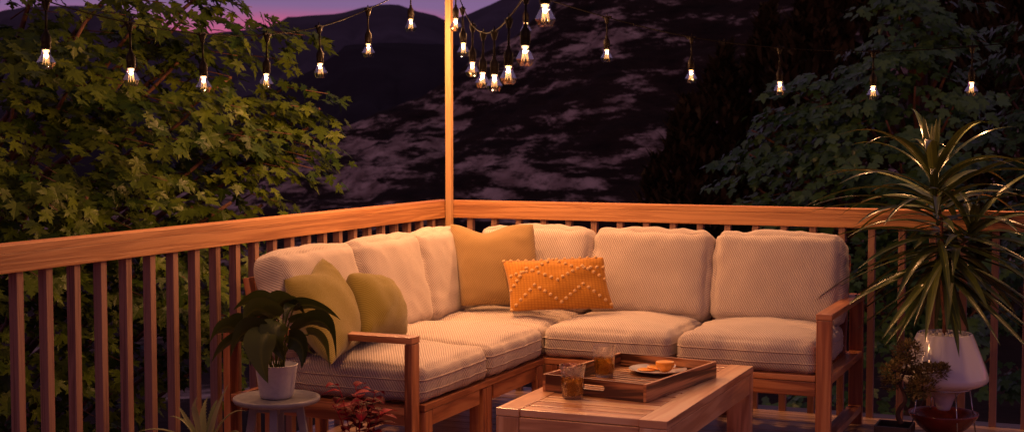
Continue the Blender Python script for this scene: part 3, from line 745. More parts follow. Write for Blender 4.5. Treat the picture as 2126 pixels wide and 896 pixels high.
def fleshmat():
    m, nt, b_, N, L = M('orange_flesh'); uvn = N('ShaderNodeUVMap'); s = N('ShaderNodeSeparateXYZ'); L(uvn.outputs[0], s.inputs[0])
    a = N('ShaderNodeMath'); a.operation = 'ARCTAN2'; L(s.outputs[1], a.inputs[0]); L(s.outputs[0], a.inputs[1])
    k = N('ShaderNodeMath'); k.operation = 'MULTIPLY'; k.inputs[1].default_value = 5; L(a.outputs[0], k.inputs[0])
    c = N('ShaderNodeMath'); c.operation = 'SINE'; L(k.outputs[0], c.inputs[0]); ab = N('ShaderNodeMath'); ab.operation = 'ABSOLUTE'; L(c.outputs[0], ab.inputs[0])
    r1 = ramp(N, ((.0, (.85, .55, .22)), (.16, (.85, .55, .22)), (.28, (.85, .33, .02)))); L(ab.outputs[0], r1.inputs[0])
    ln = N('ShaderNodeVectorMath'); ln.operation = 'LENGTH'; L(uvn.outputs[0], ln.inputs[0])
    r2 = ramp(N, ((.0, (0, 0, 0)), (.84, (0, 0, 0)), (.88, (1, 1, 1)))); L(ln.outputs['Value'], r2.inputs[0])
    mx = N('ShaderNodeMixRGB'); L(r2.outputs[0], mx.inputs[0]); L(r1.outputs[0], mx.inputs[1]); mx.inputs[2].default_value = (.85, .62, .32, 1); L(mx.outputs[0], b_.inputs['Base Color'])
    b_.inputs['Roughness'].default_value = .3; b_.inputs['Subsurface Weight'].default_value = .0; return m
MAT['flesh'] = fleshmat()
def disc(b, c, r, rot, z=0., n=32):
    vs = [Vector(c)+rot@Vector((0, 0, z))]+[Vector(c)+rot@Vector((r*math.cos(2*math.pi*j/n), r*math.sin(2*math.pi*j/n), z)) for j in range(n)]
    fs = [(0, 1+j, 1+(j+1) % n) for j in range(n)]; uv = [[(0, 0), (math.cos(2*math.pi*j/n), math.sin(2*math.pi*j/n)), (math.cos(2*math.pi*(j+1)/n), math.sin(2*math.pi*(j+1)/n))] for j in range(n)]
    b.add(vs, fs, uv)
I3 = Matrix.Identity(3)
oc_ = PC+Vector((.035, -.012, .040))
T = thing('orange_half', PC+Vector((.035, -.012, .006)), 'half an orange sitting cut side up on the white plate', 'orange')
b = MB(); R0 = .0395
b.lathe(oc_+Vector((0, 0, .003)), [(.0001, -.036)]+[(R0*math.sin(a)*1.0, -R0*.92*math.cos(a)) for a in [math.pi/2*i/12 for i in range(2, 13)]]+[(R0-.0005, .006), (R0-.003, .008)], 36); b.build('peel', MAT['peel'], T)
b = MB(); disc(b, oc_, R0-.0025, I3, .0105); b.build('flesh', MAT['flesh'], T)
for k, (dx, dy, dz, tl_, lab) in enumerate(((-.052, .004, .0072, 0, 'thin round orange slice lying flat on the left of the white plate'), (-.020, .034, .0125, 7, 'orange slice leaning half over another slice on the white plate'))):
    c = PC+Vector((dx, dy, dz)); rt = Matrix.Rotation(R(tl_), 3, 'Y'); T = thing('orange_slice', c, lab, 'orange slice')
    b = MB(); b.lathe((0, 0, 0), [(.0335, 0), (.0365, .001), (.0368, .004), (.0338, .005)], 32); b.v = [tuple(c+rt@Vector(p)) for p in b.v]; b.build('peel', MAT['peel'], T)
    b = MB(); disc(b, c, .0337, rt, .0048); disc(b, c, .0337, rt, .0002); b.build('flesh', MAT['flesh'], T)

# ------------------------------------------------------------------ leaves
def bez(p0, p1, p2, t): return p0*(1-t)**2+p1*2*t*(1-t)+p2*t*t
def leaf(b, p0, p1, p2, width, prof, side=None, fold=.25, n=10, col=(0, 0, 0), wave=0.):
    """a blade along a curve; side = direction across the blade"""
    p0, p1, p2 = Vector(p0), Vector(p1), Vector(p2); vs = []; uvs = []; ph = rnd.uniform(0, 6)
    for i in range(n+1):
        t = i/n; c = bez(p0, p1, p2, t); tg = (bez(p0, p1, p2, min(1, t+.02))-bez(p0, p1, p2, max(0, t-.02))).normalized()
        s = side if side is not None else Vector((0, 0, 1)).cross(tg)
        s = (s-tg*s.dot(tg)); s = s.normalized() if s.length > 1e-4 else tg.orthogonal().normalized()
        nm = s.cross(tg); nm = nm if nm.z > 0 else -nm
        w = width*prof(t)
        for k in (-1, -.5, 0, .5, 1):
            vs.append(c+s*w*k+nm*(abs(k)**1.3*w*fold+wave*w*math.sin(t*9+ph+k)*abs(k)))
            uvs.append((t, k))
    fs = []; fu = []
    for i in range(n):
        for k in range(4):
            q = (i*5+k, i*5+k+1, (i+1)*5+k+1, (i+1)*5+k); fs.append(q); fu.append([uvs[a] for a in q])
    b.add(vs, fs, fu, True, col)
heart = lambda t: (math.sin(math.pi*min(1, (t*.92+.08))**.62)**.8)*(1-.35*t)*1.15 if t < 1 else 0.0
strapf = lambda t: max(0.0, min(1, .45+t*2.2)*(1-t**3.2))
lance = lambda t: max(0.0, math.sin(math.pi*(t**.8))**.9)
def tint(): return (rnd.random(), rnd.random(), 1)

# side table and its plant
ST = Vector((.575, -2.722, 0)); sth = .450
T = thing('side_table', ST, 'small round grey wooden side table outside the left arm of the sofa', 'side table')
b = MB(); b.lathe(ST, [(.0, sth-.022), (.150, sth-.022), (.162, sth-.018), (.166, sth-.010), (.166, sth-.003), (.163, sth), (.150, sth-.0005), (.147, sth-.004), (.0, sth-.004)], 56); b.build('tabletop', MAT['grey_paint'], T, auto=50)
for a in (25, 115, 205, 295):
    d = Vector((math.cos(R(a)), math.sin(R(a)), 0)); b = MB()
    p = ST+d*.085+Vector((0, 0, sth-.024)); q = ST+d*.150
    rot = (q-p).to_track_quat('Z', 'X').to_matrix(); b.board((p+q)/2, (.030, .030, (q-p).length), rot=rot, bev=.004, grain=2); b.build('leg', MAT['grey_paint'], T)
b = MB(); b.board(ST+Vector((0, 0, sth-.045)), (.20, .028, .030), rot=Matrix.Rotation(R(25), 3, 'Z')); b.board(ST+Vector((0, 0, sth-.0455)), (.20, .028, .029), rot=Matrix.Rotation(R(115), 3, 'Z')); b.build('cross_brace', MAT['grey_paint'], T)
PT = ST+Vector((0, 0, sth-.0035)); T = thing('potted_lily', PT, 'broad dark green leafy plant in a white pot on the round side table', 'potted plant')
b = MB(); b.lathe(PT, [(.0, .0), (.052, .0), (.060, .004), (.066, .020), (.080, .122), (.082, .128), (.079, .129), (.076, .120), (.072, .108), (.0, .108)], 44); b.build('pot', MAT['white_plaster'], T, auto=50)
b = MB(); b.lathe(PT, [(.0, .1085), (.060, .1085), (.0715, .106)], 24); b.build('soil', MAT['soil'], T)
lf = MB(); stm = MB()
LV = [((562, 648), (532, 600), (484, 644), .040, .10), ((572, 652), (580, 606), (620, 626), .046, .08), ((576, 662), (512, 612), (506, 690), .046, -.02),
      ((502, 694), (462, 655), (434, 714), .036, .0), ((545, 688), (498, 672), (478, 742), .048, -.08), ((498, 706), (468, 700), (438, 754), .026, -.06),
      ((585, 672), (556, 690), (592, 748), .050, -.12), ((556, 690), (528, 722), (557, 795), .054, -.13), ((606, 640), (650, 618), (708, 664), .028, .06),
      ((602, 668), (642, 642), (694, 678), .016, .02), ((612, 690), (690, 622), (698, 750), .046, -.04), ((640, 694), (676, 690), (684, 768), .036, -.10),
      ((600, 700), (640, 705), (626, 764), .034, -.08), ((617, 634), (598, 628), (592, 674), .028, .04), ((506, 678), (484, 648), (464, 676), .026, .08),
      ((590, 640), (612, 618), (636, 660), .034, .10), ((555, 672), (535, 650), (520, 700), .030, .05), ((600, 715), (612, 705), (650, 735), .030, .0), ((545, 715), (530, 720), (520, 760), .030, -.02)]
root = PT+Vector((0, 0, .11))
for (a, m_, c, w, dd) in LV:
    D = 5.42+dd*.8
    p0, p1, p2 = at(*a, D), at(*m_, D-.02), at(*c, D-.035)
    sd = Vector((_r.x*.75+rnd.uniform(-.3, .3), _r.y*.75, .55+rnd.uniform(-.2, .3))) if abs(c[0]-a[0]) < 40 else Vector((-_f.x*.6, -_f.y*.6, .75))
    tg = (p2-p0).normalized(); sd = sd-tg*sd.dot(tg)
    leaf(lf, p0, p1, p2, w*1.15, heart, sd, .34, 14, (rnd.random()*.8, 0, 1), .10)
    r0 = root+Vector((rnd.uniform(-.03, .03), rnd.uniform(-.03, .03), 0)); stm.tube([bez(r0, Vector(((r0.x+p0.x)/2, (r0.y+p0.y)/2, p0.z)), p0, k/6) for k in range(7)], .0032, 6, col=(.6, 0, 1))
leaf(lf, at(568, 664, 5.36), at(580, 650, 5.36), at(586, 678, 5.35), .016, heart, None, .3, 8, (1, 0, 1))
lf.build('foliage', MAT['lily'], T); stm.build('stem', MAT['lily'], T)

# dracaena in the white planter
DC = Vector((2.780, -.300, 0))
T = thing('wire_plant_stand', DC, 'thin wire stand with splayed legs carrying the white planter', 'plant stand')
b = MB(); b.tube([DC+Vector((.128*math.cos(a), .128*math.sin(a), .238)) for a in [2*math.pi*i/32 for i in range(34)]], .0032, 8, cap=False); b.build('ring', MAT['steel'], T)
for a in (-150, -60, 30, 120):
    d = Vector((math.cos(R(a)), math.sin(R(a)), 0)); b = MB(); b.tube([DC+d*.1285+Vector((0, 0, .238)), DC+d*.166+Vector((0, 0, .0))], .0032, 8); b.build('leg', MAT['steel'], T)
T = thing('red_bowl', DC, 'wide red clay bowl on the deck beneath the white planter', 'bowl'); b = MB()
b.lathe(DC, [(.0, .012), (.050, .012), (.055, .002), (.060, .002), (.075, .018), (.115, .050), (.150, .090), (.163, .112), (.164, .118), (.158, .119), (.148, .102), (.11, .062), (.06, .034), (.0, .028)], 56); b.build('bowl_body', MAT['red_clay'], T)
T = thing('potted_palm', DC+Vector((0, 0, .13)), 'spiky long-leaved dracaena in a glossy white funnel shaped planter by the back railing', 'potted plant')
b = MB(); b.lathe(DC, [(.0, .128), (.022, .128), (.030, .131), (.036, .145), (.050, .185), (.075, .215), (.118, .236), (.165, .252), (.196, .268), (.207, .283), (.205, .300), (.190, .345), (.142, .470), (.130, .496), (.126, .502), (.121, .500), (.120, .490), (.128, .470), (.0, .470)], 64); b.build('planter', MAT['white_glaze'], T)
b = MB()
for k in range(170):
    a, r_ = rnd.uniform(0, 6.28), .115*math.sqrt(rnd.random()); c = DC+Vector((r_*math.cos(a), r_*math.sin(a), .484+rnd.uniform(0, .012)+.006*(1-r_/.115)))
    bm = bmesh.new(); bmesh.ops.create_icosphere(bm, subdivisions=2, radius=1); rt = Matrix.Rotation(rnd.uniform(0, 6), 3, Vector((rnd.random(), rnd.random(), rnd.random()+.1)).normalized())
    s_ = rnd.uniform(.006, .010); b.add([c+rt@Vector((v.co.x*s_*1.3, v.co.y*s_, v.co.z*s_*.7)) for v in bm.verts], [[v.index for v in f.verts] for f in bm.faces], None, True); bm.free()
o = b.build('pebbles', MAT['pebble'], T); o['kind'] = 'stuff'
b = MB(); st0 = DC+Vector((.0, 0, .46)); st1 = DC+Vector((-.015, 0, .80)); tipA = DC+Vector((-.075, .0, 1.28)); tipB = DC+Vector((.13, -.02, 1.02))
b.tube([st0, st0.lerp(st1, .3)+Vector((.004, 0, 0)), st0.lerp(st1, .7)-Vector((.003, 0, 0)), st1], [.013, .0115, .012, .012], 10)
b.tube([st1, st1.lerp(tipA, .5)+Vector((.02, 0, 0)), tipA], [.010, .008, .005], 8); b.tube([st1, st1.lerp(tipB, .5)+Vector((0, 0, -.01)), tipB], [.010, .008, .005], 8)
b.build('cane', MAT['cane'], T)
lf = MB()
def strap(o_, az, el, ln, w, droop, col):
    d = Vector((math.cos(az)*math.cos(el), math.sin(az)*math.cos(el), math.sin(el)))
    p1 = o_+d*ln*.55; h = Vector((math.cos(az), math.sin(az), 0)); p2 = o_+d*ln*.62+h*ln*.42*max(.15, math.cos(el*.6))+Vector((0, 0, -droop*ln))
    if p2.y > -.02: p2.y = -.02+(p2.y+.02)*.15
    if p1.y > -.03: p1.y = -.03+(p1.y+.03)*.3
    sd = Vector((-math.sin(az), math.cos(az), rnd.uniform(-.25, .25)))
    leaf(lf, o_, p1, p2, w, strapf, sd, .32, 12, col)
for head, (h0, h1, base, n_) in enumerate(((1.28, .68, tipA, 88), (1.02, .74, tipB, 46))):
    for k in range(n_):
        t = k/(n_-1); az = k*2.39996+rnd.uniform(-.2, .2)
        o_ = (tipA.lerp(st1, min(1, t*1.08)) if head == 0 else tipB.lerp(st1, t))
        el = R(80-t**.7*112+rnd.uniform(-14, 14)); ln = rnd.uniform(.42, .58)*(.62 if t < .06 else (1.28 if t < .5 and head == 0 else 1.0))
        strap(o_, az, el, ln, rnd.uniform(.018, .025), rnd.uniform(.08, .40)+(.12 if t > .6 else 0)-(.12 if t < .12 else 0), (rnd.random()**1.6, 0, 1))
for az, el, ln in ((R(200), R(80), .20), (R(330), R(84), .19), (R(60), R(76), .20), (R(270), R(88), .17), (R(120), R(70), .2)):
    d = Vector((math.cos(az)*math.cos(el), math.sin(az)*math.cos(el), math.sin(el))); leaf(lf, tipA, tipA+d*ln*.5, tipA+d*ln*1.25+Vector((0, 0, .01)), .019, strapf, Vector((1, rnd.uniform(-.4, .4), 0)), .3, 10, (.6, 0, 1))
lf.build('foliage', MAT['strap'], T)

# bonsai
BC = Vector((2.592, -.588, 0)); T = thing('potted_bonsai', BC, 'little bonsai with small leaf pads in a dark square pot beside the white planter', 'bonsai')
b = MB(); b2 = []
s_, hh = .083, .098
b.board(BC+Vector((0, 0, .006)), (2*s_-.012, 2*s_-.012, .012)); 
for dx, dy, sx, sy in ((-s_+.005, 0, .010, 2*s_), (s_-.005, 0, .010, 2*s_), (0, -s_+.005, 2*s_-.0205, .010), (0, s_-.005, 2*s_-.0205, .010)): b.board(BC+Vector((dx, dy, .006+hh/2)), (sx, sy, hh-.004), bev=.002)
b.build('pot', MAT['dark_glaze'], T); b = MB(); b.board(BC+Vector((0, 0, .075)), (2*s_-.022, 2*s_-.022, .006), bev=.001); b.build('soil', MAT['soil'], T)
def bp(px, py, dy=0.): p = aty(px, py, BC.y); return p+Vector((0, dy, 0))
b = MB(); trunk = [bp(1872, 878), bp(1862, 862), bp(1868, 846), bp(1882, 832), bp(1876, 812), bp(1866, 795), bp(1878, 775), bp(1884, 750), bp(1882, 728)]
b.tube([bez(trunk[max(i-1, 0)].lerp(trunk[i], .5), trunk[i], trunk[i].lerp(trunk[min(i+1, 8)], .5), k/3) for i in range(9) for k in range(3)], [.013-.0095*i/26 for i in range(27)], 8)
brs = [(4, (1905, 815), (1940, 805)), (5, (1850, 790), (1840, 775)), (6, (1910, 778), (1945, 772)), (6, (1860, 765), (1850, 755)), (7, (1900, 740), (1900, 730))]
for i, m_, e_ in brs: dy = rnd.uniform(-.05, .05); b.tube([trunk[i], bp(*m_, dy), bp(*e_, dy)], [.0055, .0035, .0015], 6)
b.build('trunk', MAT['bark'], T)
lf = MB()
for (px_, py_, rx, rz, dy) in ((1885, 728, .072, .052, 0), (1878, 755, .06, .045, .03), (1852, 772, .055, .05, -.02), (1848, 795, .04, .035, .0), (1930, 772, .085, .045, .0), (1915, 800, .075, .048, -.03), (1900, 815, .05, .03, .03), (1955, 765, .035, .03, .0), (1898, 780, .05, .04, .04)):
    c = bp(px_, py_, dy)
    for k in range(int(330*rx/.06)):
        v = Vector((rnd.gauss(0, 1), rnd.gauss(0, 1), rnd.gauss(0, 1))).normalized()*rnd.uniform(.55, 1.0); p = c+Vector((v.x*rx, v.y*rx, v.z*rz))
        d = (v+Vector((rnd.uniform(-.5, .5), rnd.uniform(-.5, .5), .4))).normalized()*rnd.uniform(.012, .022); leaf(lf, p, p+d*.5, p+d, .0052, lance, None, .2, 3, tint())
lf.build('foliage', MAT['bonsai'], T)

# agave, lower left
AC = at(432, 905, 5.20); AC.z = .335
T = thing('potted_agave', (AC.x, AC.y, 0), 'spiny green agave in the lower left before the railing', 'potted plant')
b = MB(); b.lathe((AC.x, AC.y, 0), [(.0, .0), (.085, .0), (.10, .01), (.125, .26), (.128, .275), (.118, .275), (.112, .25), (.0, .25)], 36); b.build('pot', MAT['red_clay'], T)
lf = MB()
def spiny(p0, p1, p2, w, col):
    leaf(lf, p0, p1, p2, w, lambda t: max(0, (.75+.5*t-1.25*t*t*t*.8)*(1-t)**.55), None, .45, 14, col)
    for k in range(1, 15):
        t = k/16; c = bez(p0, p1, p2, t); tg = (bez(p0, p1, p2, t+.03)-bez(p0, p1, p2, t-.03)).normalized(); s = Vector((0, 0, 1)).cross(tg).normalized(); wd = w*(.75+.5*t-t**3)*(1-t)**.55
        for sg in (-1, 1):
            a_ = c+s*sg*wd+Vector((0, 0, wd*.4)); lf.add([a_-tg*.002, a_+tg*.002, a_+s*sg*.0035+tg*.002+Vector((0, 0, .001))], [(0, 1, 2)], None, False, (1, 0, 1))
AG = [((425, 900), (360, 872), (284, 896), -.02), ((425, 905), (390, 858), (350, 864), .03), ((420, 900), (385, 868), (371, 842), .05), ((410, 895), (390, 840), (413, 820), .0), ((420, 905), (445, 850), (477, 792), .02),
      ((428, 905), (460, 842), (512, 852), -.02), ((430, 905), (436, 850), (452, 828), .06), ((430, 908), (470, 880), (500, 898), -.08), ((420, 912), (380, 905), (330, 930), -.08), ((425, 900), (410, 860), (432, 822), .10), ((440, 912), (480, 905), (520, 930), .02)]
for i, (a_, m_, c_, dd) in enumerate(AG): D = 5.2+dd; spiny(Vector((AC.x, AC.y, .30))+Vector((rnd.uniform(-.01, .01), rnd.uniform(-.01, .01), .0)), at(*m_, D), at(*c_, D+dd*.5), .0215, (rnd.uniform(.1, .8), 0, 1))
for k in range(10):
    a_ = k*.7; d = Vector((math.cos(a_), math.sin(a_), 0)); p0 = Vector((AC.x, AC.y, .28)); spiny(p0, p0+d*.08+Vector((0, 0, .03)), p0+d*.17+Vector((0, 0, -.0)), .018, (rnd.random(), 0, 1))
lf.build('foliage', MAT['agave'], T)

# crimson plant in front of the left arm
RC = at(742, 905, 5.08)
T = thing('potted_iresine', (RC.x, RC.y, 0), 'crimson leafed potted plant in front of the left arm of the sofa', 'potted plant')
b = MB(); b.lathe((RC.x, RC.y, 0), [(.0, .0), (.07, .0), (.08, .01), (.10, .17), (.102, .18), (.094, .18), (.09, .165), (.0, .165)], 32); b.build('pot', MAT['white_plaster'], T, auto=50)
stm = MB(); lf = MB()
base = Vector((RC.x, RC.y, .165))
def redleaf(p, d, ln, w, col): leaf(lf, p, p+d*ln*.5+Vector((0, 0, .012)), p+d*ln+Vector((0, 0, -.012)), w, lance, None, .18, 8, col, .08)
for (a_, m_, c_, dd) in (((735, 905), (725, 850), (702, 800), .0), ((740, 905), (752, 850), (738, 802), .03), ((745, 905), (770, 850), (778, 815), -.02), ((738, 905), (720, 870), (690, 838), -.04), ((748, 905), (772, 872), (790, 858), .04), ((742, 905), (740, 880), (756, 832), -.06), ((742, 905), (748, 885), (730, 845), .06), ((742, 905), (760, 885), (770, 840), .08)):
    q = at(*c_, 5.08+dd); m2 = at(*m_, 5.08+dd*.6); pts = [bez(base, m2, q, k/10) for k in range(11)]; stm.tube(pts, [.0028-.0014*k/10 for k in range(11)], 5, col=(.8, 0, 1))
    for k in range(3, 11):
        for sg in (-1, 1):
            a0 = k*1.2+sg*1.57+rnd.uniform(-.5, .5); d = Vector((math.cos(a0), math.sin(a0), rnd.uniform(-.15, .45))).normalized()
            if rnd.random() < .66: redleaf(pts[k], d, rnd.uniform(.040, .078)*(1.15 if k > 6 else .9), rnd.uniform(.016, .026), (rnd.random()**1.2, 0, 1))
lf.build('foliage', MAT['crimson'], T); stm.build('stem', MAT['crimson'], T)

# ------------------------------------------------------------------ trees
MAPLE = []
def maple_outline():
    # half outline of a maple leaf, tip at +y, length about 1 (base at 0,0)
    h = [(0, .0), (.07, -.05), (.20, -.11), (.24, -.02), (.44, -.08), (.34, .06), (.25, .12), (.42, .16), (.52, .27), (.74, .44), (.53, .42), (.48, .54), (.35, .42), (.16, .36), (.17, .52), (.31, .66), (.20, .68), (.17, .81), (.08, .83), (0, 1.08)]
    return h+[(-x, y) for x, y in h[-2:0:-1]]
MO = maple_outline()
MO2 = [(.0, .0), (.2, -.08), (.3, .06), (.58, .28), (.52, .48), (.24, .44), (.24, .66), (.0, 1.0), (-.24, .66), (-.24, .44), (-.52, .48), (-.58, .28), (-.3, .06), (-.2, -.08)]
def maple_leaf(b, base, tip, nm, size, col, outline):
    y = tip.normalized(); x = y.cross(nm).normalized(); z = x.cross(y)
    curl = rnd.uniform(-.25, .35); fold = rnd.uniform(.05, .35)
    def P(px_, py_): return base+x*px_*size+y*py_*size+z*size*(abs(px_)*fold-curl*py_*py_*.6-.25*px_*px_)
    vs = [P(0, .28)]+[P(*p) for p in outline]; n = len(outline)
    b.add(vs, [(0, 1+j, 1+(j+1) % n) for j in range(n)], None, False, col)
def spray(lf, tw, c, out, r, n, size, outline):
    """a drooping fan of leaves round the end of a twig"""
    out = Vector(out); o2 = Vector((out.x, out.y, 0)); o2 = o2.normalized() if o2.length > .05 else Vector((1, 0, 0))
    s = Vector((-o2.y, o2.x, 0)); st = c-o2*r*1.1+Vector((0, 0, -.05))
    slope = rnd.uniform(.15, .5)
    if tw is not None: tw.tube([st, st.lerp(c, .5)+Vector((0, 0, .03)), c+o2*r*.5-Vector((0, 0, slope*r*.5))], [.006, .004, .002], 5)
    tb = rnd.uniform(0, .55)
    for k in range(n):
        a = rnd.uniform(-1, 1); t = -1+2*(k+.5)/n
        p = c+o2*t*r+s*a*r*(1-.5*max(0, t))+Vector((0, 0, -slope*t*r-.25*a*a*r+rnd.uniform(-.02, .02)))
        tip = o2*rnd.uniform(.15, 1.0)+s*(a*.9+rnd.uniform(-.35, .35))+Vector((0, 0, -rnd.uniform(.15, 1.25)))
        nm = (o2*rnd.uniform(.1, .8)+Vector((0, 0, rnd.uniform(.6, 1.3)))+s*rnd.uniform(-.4, .4))
        maple_leaf(lf, p, tip, nm, size*rnd.uniform(.65, 1.15), (min(1, tb+rnd.uniform(0, .45)), 0, 1), outline)
def limb(b, p0, p1, r0, r1, wob=.12, n=8):
    p0, p1 = Vector(p0), Vector(p1); ln = (p1-p0).length
    pts = [p0.lerp(p1, k/n)+Vector((noise.noise(Vector((k*.7, p1.x*3, 0))), noise.noise(Vector((k*.7, p1.y*3, 5))), noise.noise(Vector((k*.7, p1.z*3, 9)))))*wob*ln*.4*math.sin(math.pi*k/n) for k in range(n+1)]
    b.tube(pts, [r0+(r1-r0)*k/n for k in range(n+1)], 8); return pts

def left_maple():
    base = Vector((-3.0, -1.1, -3.0)); T = thing('maple_tree', base, 'large near maple tree with drooping leaves filling the left side beyond the railing', 'tree')
    tb = MB(); top = base+Vector((.3, .3, 4.6)); limb(tb, base, top, .16, .09); limb(tb, top, top+Vector((.1, .2, 2.2)), .09, .03)
    # crown clusters: pixel, distance, radius in metres, number of sprays
    CL = [(60, 60, 8.6, .55, 10), (180, 40, 8.2, .55, 10), (300, 30, 8.4, .50, 9), (400, 20, 8.6, .36, 5), (440, -30, 8.7, .22, 3), (425, 75, 8.5, .16, 2), (30, 200, 8.0, .50, 9), (150, 170, 7.9, .50, 9), (270, 150, 8.2, .50, 9), (370, 130, 8.4, .42, 7),
          (30, 330, 7.6, .45, 9), (150, 300, 7.7, .50, 10), (280, 270, 7.9, .50, 10), (400, 230, 8.2, .46, 7), (480, 160, 8.5, .34, 5), (560, 130, 8.7, .28, 3), (600, 215, 8.7, .27, 4), (665, 225, 8.7, .16, 2), (520, 260, 8.3, .40, 7), (600, 285, 8.5, .27, 4), (640, 265, 8.5, .18, 2),
          (60, 430, 7.4, .42, 8), (180, 410, 7.5, .45, 9), (300, 390, 7.8, .46, 7), (420, 335, 8.0, .36, 6), (520, 345, 8.2, .28, 4), (560, 325, 8.2, .22, 3), (480, 420, 8.0, .20, 2), (400, 430, 8.0, .24, 2), (545, 425, 8.2, .08, 1),
          (40, 560, 7.5, .42, 8), (160, 560, 7.6, .42, 8), (290, 560, 7.8, .42, 8), (400, 590, 7.9, .36, 7), (470, 570, 8.0, .26, 4), (470, 650, 8.0, .26, 4), (60, 690, 7.6, .42, 8), (200, 690, 7.8, .40, 7), (310, 670, 7.9, .36, 5), (420, 690, 8.0, .30, 4),
          (40, 820, 7.8, .42, 7), (180, 830, 7.9, .42, 6), (320, 800, 8.1, .30, 2), (440, 740, 8.1, .26, 2), (-80, 100, 8.2, .6, 9), (-80, 350, 8.0, .6, 8), (-80, 600, 7.9, .6, 8), (100, -90, 8.6, .6, 7), (300, -90, 8.6, .5, 6)]
    lf = MB(); tw = MB(); ctr = base+Vector((.3, .2, 3.8))
    for (px_, py_, d, r, n) in CL:
        c = at(px_, py_, d); j = base.lerp(top, min(.98, max(.25, (c.z-1.2-base.z)/4.6)))
        if rnd.random() < .8: limb(tw, j, c, .028, .009)
        for k in range(int(n*.86+.5)):
            v = Vector((rnd.gauss(0, 1), rnd.gauss(0, 1), rnd.gauss(0, 1))).normalized()*rnd.uniform(.45, 1.0); p = c+Vector((v.x*r, v.y*r*1.1, v.z*r*.9))
            # leaves reach over to the light: outward from the trunk, biased to the open side over the deck
            out = (p-ctr); out = Vector((out.x, out.y, 0)).normalized()*.8+Vector((.75, -.30, 0))
            spray(lf, tw if k % 2 == 0 else None, p, out, rnd.uniform(.17, .27), 17, rnd.uniform(.076, .100), MO)
    tb.build('trunk', MAT['bark'], T); tw.build('branches', MAT['branch'], T); lf.build('crown', MAT['maple'], T)
left_maple()

def right_maple(label, trunkpx, D, CL, seed, n_leaf=17, size=.105):
    r_ = at(trunkpx, 448, D); base = Vector((r_.x, r_.y, -3.4)); T = thing('maple_tree', base, label, 'tree')
    tb = MB(); top = base+Vector((0, 0, 8.2)); limb(tb, base, top, .17, .05, .05); lf = MB(); tw = MB()
    for (px_, py_, dd, r, n) in CL:
        c = at(px_, py_, D+dd); j = base.lerp(top, min(.98, max(.15, (c.z-.8-base.z)/8.2))); limb(tw, j, c, .03, .008, .1)
        for k in range(n):
            v = Vector((rnd.gauss(0, 1), rnd.gauss(0, 1), rnd.gauss(0, 1))).normalized()*rnd.uniform(.35, 1); p = c+Vector((v.x*r, v.y*r, v.z*r*.55-.12*abs(v.x)*r))
            out = p-base; out = Vector((out.x, out.y, 0)); out = out.normalized()*1.0+Vector((rnd.uniform(-.3, .3), -.35, 0))
            if rnd.random() < .26: continue
            spray(lf, tw if k % 3 == 0 else None, p, out, rnd.uniform(.15, .25), n_leaf, size, MO2)
    tb.build('trunk', MAT['bark'], T); tw.build('branches', MAT['branch'], T); lf.build('crown', MAT['maple_far'], T)
CLR = [(1930, -60, 0, .55, 8), (1860, 10, -.3, .42, 7), (1950, 20, -.4, .6, 10), (2010, 60, 0, .4, 6), (1840, 60, 0, .35, 5), (1900, 90, -.6, .55, 9), (1980, 120, -.3, .5, 8), (1820, 130, -.4, .42, 7), (1770, 150, -.2, .3, 4), (1900, 180, -.8, .6, 9), (1980, 220, -.6, .6, 8),
       (1650, 190, -.5, .38, 6), (1700, 200, -.8, .42, 7), (1770, 215, -.8, .45, 8), (1840, 250, -1., .6, 10), (1640, 240, -.6, .30, 4), (1720, 280, -.9, .50, 9), (1560, 270, -.4, .32, 6), (1555, 320, -.5, .38, 7), (1620, 340, -.8, .42, 7), (1700, 360, -1., .5, 9), (1790, 340, -1.1, .55, 10), (1870, 340, -1.2, .6, 9),
       (1570, 390, -.5, .36, 6), (1640, 410, -.8, .42, 7), (1730, 430, -1., .5, 8), (1820, 430, -1.1, .55, 9), (1950, 330, -1., .6, 8), (1900, 430, -1., .6, 8), (2000, 420, -1, .6, 7),
       (1830, 520, -1., .55, 9), (1760, 540, -1, .4, 4), (1900, 530, -1., .6, 9), (2000, 530, -1., .6, 9), (1830, 620, -1., .55, 9), (1930, 640, -1., .6, 8), (2030, 640, -1., .6, 8), (1850, 720, -1., .5, 7), (1960, 760, -1., .5, 6), (2060, 740, -1., .5, 5), (1600, 520, -.6, .3, 2), (1660, 830, -1., .35, 4), (1820, 820, -1., .4, 5), (1610, 470, -.7, .3, 3)]
right_maple('tall green maple beyond the back railing, behind the spiky potted palm', 1900, 14.0, CLR, 1)
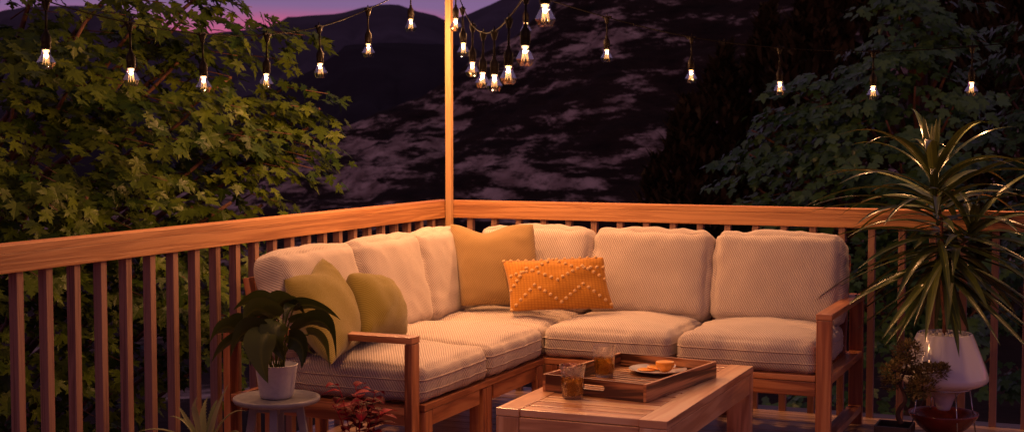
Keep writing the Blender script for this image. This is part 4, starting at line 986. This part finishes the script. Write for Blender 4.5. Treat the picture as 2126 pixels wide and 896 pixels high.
CLR2 = [(2110, 130, 0, .4, 6), (2150, 60, 0, .5, 5), (2090, 190, 0, .35, 5), (2140, 220, 0, .5, 7), (2080, 270, -.3, .45, 7), (2150, 330, 0, .6, 8), (2080, 370, -.3, .45, 7), (2130, 450, -.3, .5, 7), (2100, 560, -.3, .5, 8), (2130, 660, -.3, .5, 6), (2110, 760, -.3, .5, 5), (2180, 500, 0, .7, 8)]
right_maple('green maple at the far right edge beyond the back railing', 2180, 15.5, CLR2, 2)

# dim poplars at the foot of the slope
def poplar(px_, d, w, top, label):
    p = at(px_, 448, d); base = Vector((p.x, p.y, -6.5)); ztop = at(px_, top, d).z; H = ztop-base.z
    T = thing('poplar_tree', base, label, 'tree', 'dim trees on the slope'); b = MB(); limb(b, base, base+Vector((0, 0, H*.8)), .22, .05, .03); b.build('trunk', MAT['bark'], T)
    lf = MB(); n = int(900*w/2.0)
    for k in range(n):
        t = rnd.random()**.8; rr = w*(math.sin(math.pi*min(1, .12+t*.9))**.7)*(.75+.4*noise.noise(Vector((t*5, px_, 0)))); a = rnd.uniform(0, 6.28); q = rr*math.sqrt(rnd.uniform(.15, 1))
        c = base+Vector((q*math.cos(a), q*math.sin(a), H*(.10+.9*t)))
        up = Vector((math.cos(a)*.35, math.sin(a)*.35, 1)).normalized(); ln = rnd.uniform(.35, .8)
        for m_ in range(3): leaf(lf, c+Vector((rnd.uniform(-.15, .15), rnd.uniform(-.15, .15), rnd.uniform(-.2, .2))), c+up*ln*.5+Vector((rnd.uniform(-.2, .2), rnd.uniform(-.2, .2), 0)), c+up*ln+Vector((rnd.uniform(-.3, .3), rnd.uniform(-.3, .3), rnd.uniform(-.3, .1))), .10, lance, None, .2, 3, tint())
    lf.build('crown', MAT['poplar'], T)
poplar(1365, 46, 1.0, 345, 'low dim bush-like tree above the middle of the back railing')
poplar(1430, 44, 1.5, 225, 'dim brownish tree left of the group on the slope')
poplar(1500, 45, 1.7, 120, 'dim brownish tree standing second in the group on the slope')
poplar(1590, 48, 2.0, 35, 'tall dim tree in the middle of the group on the slope')
poplar(1680, 44, 2.1, -20, 'tall dim tree just left of the green maple')
poplar(1770, 50, 2.2, -60, 'tall dim tree directly behind the green maple')
poplar(2080, 48, 2.6, -60, 'tall dim tree behind the right edge of the green maple')
poplar(1990, 52, 2.2, -70, 'tall dim tree behind the top of the green maple')
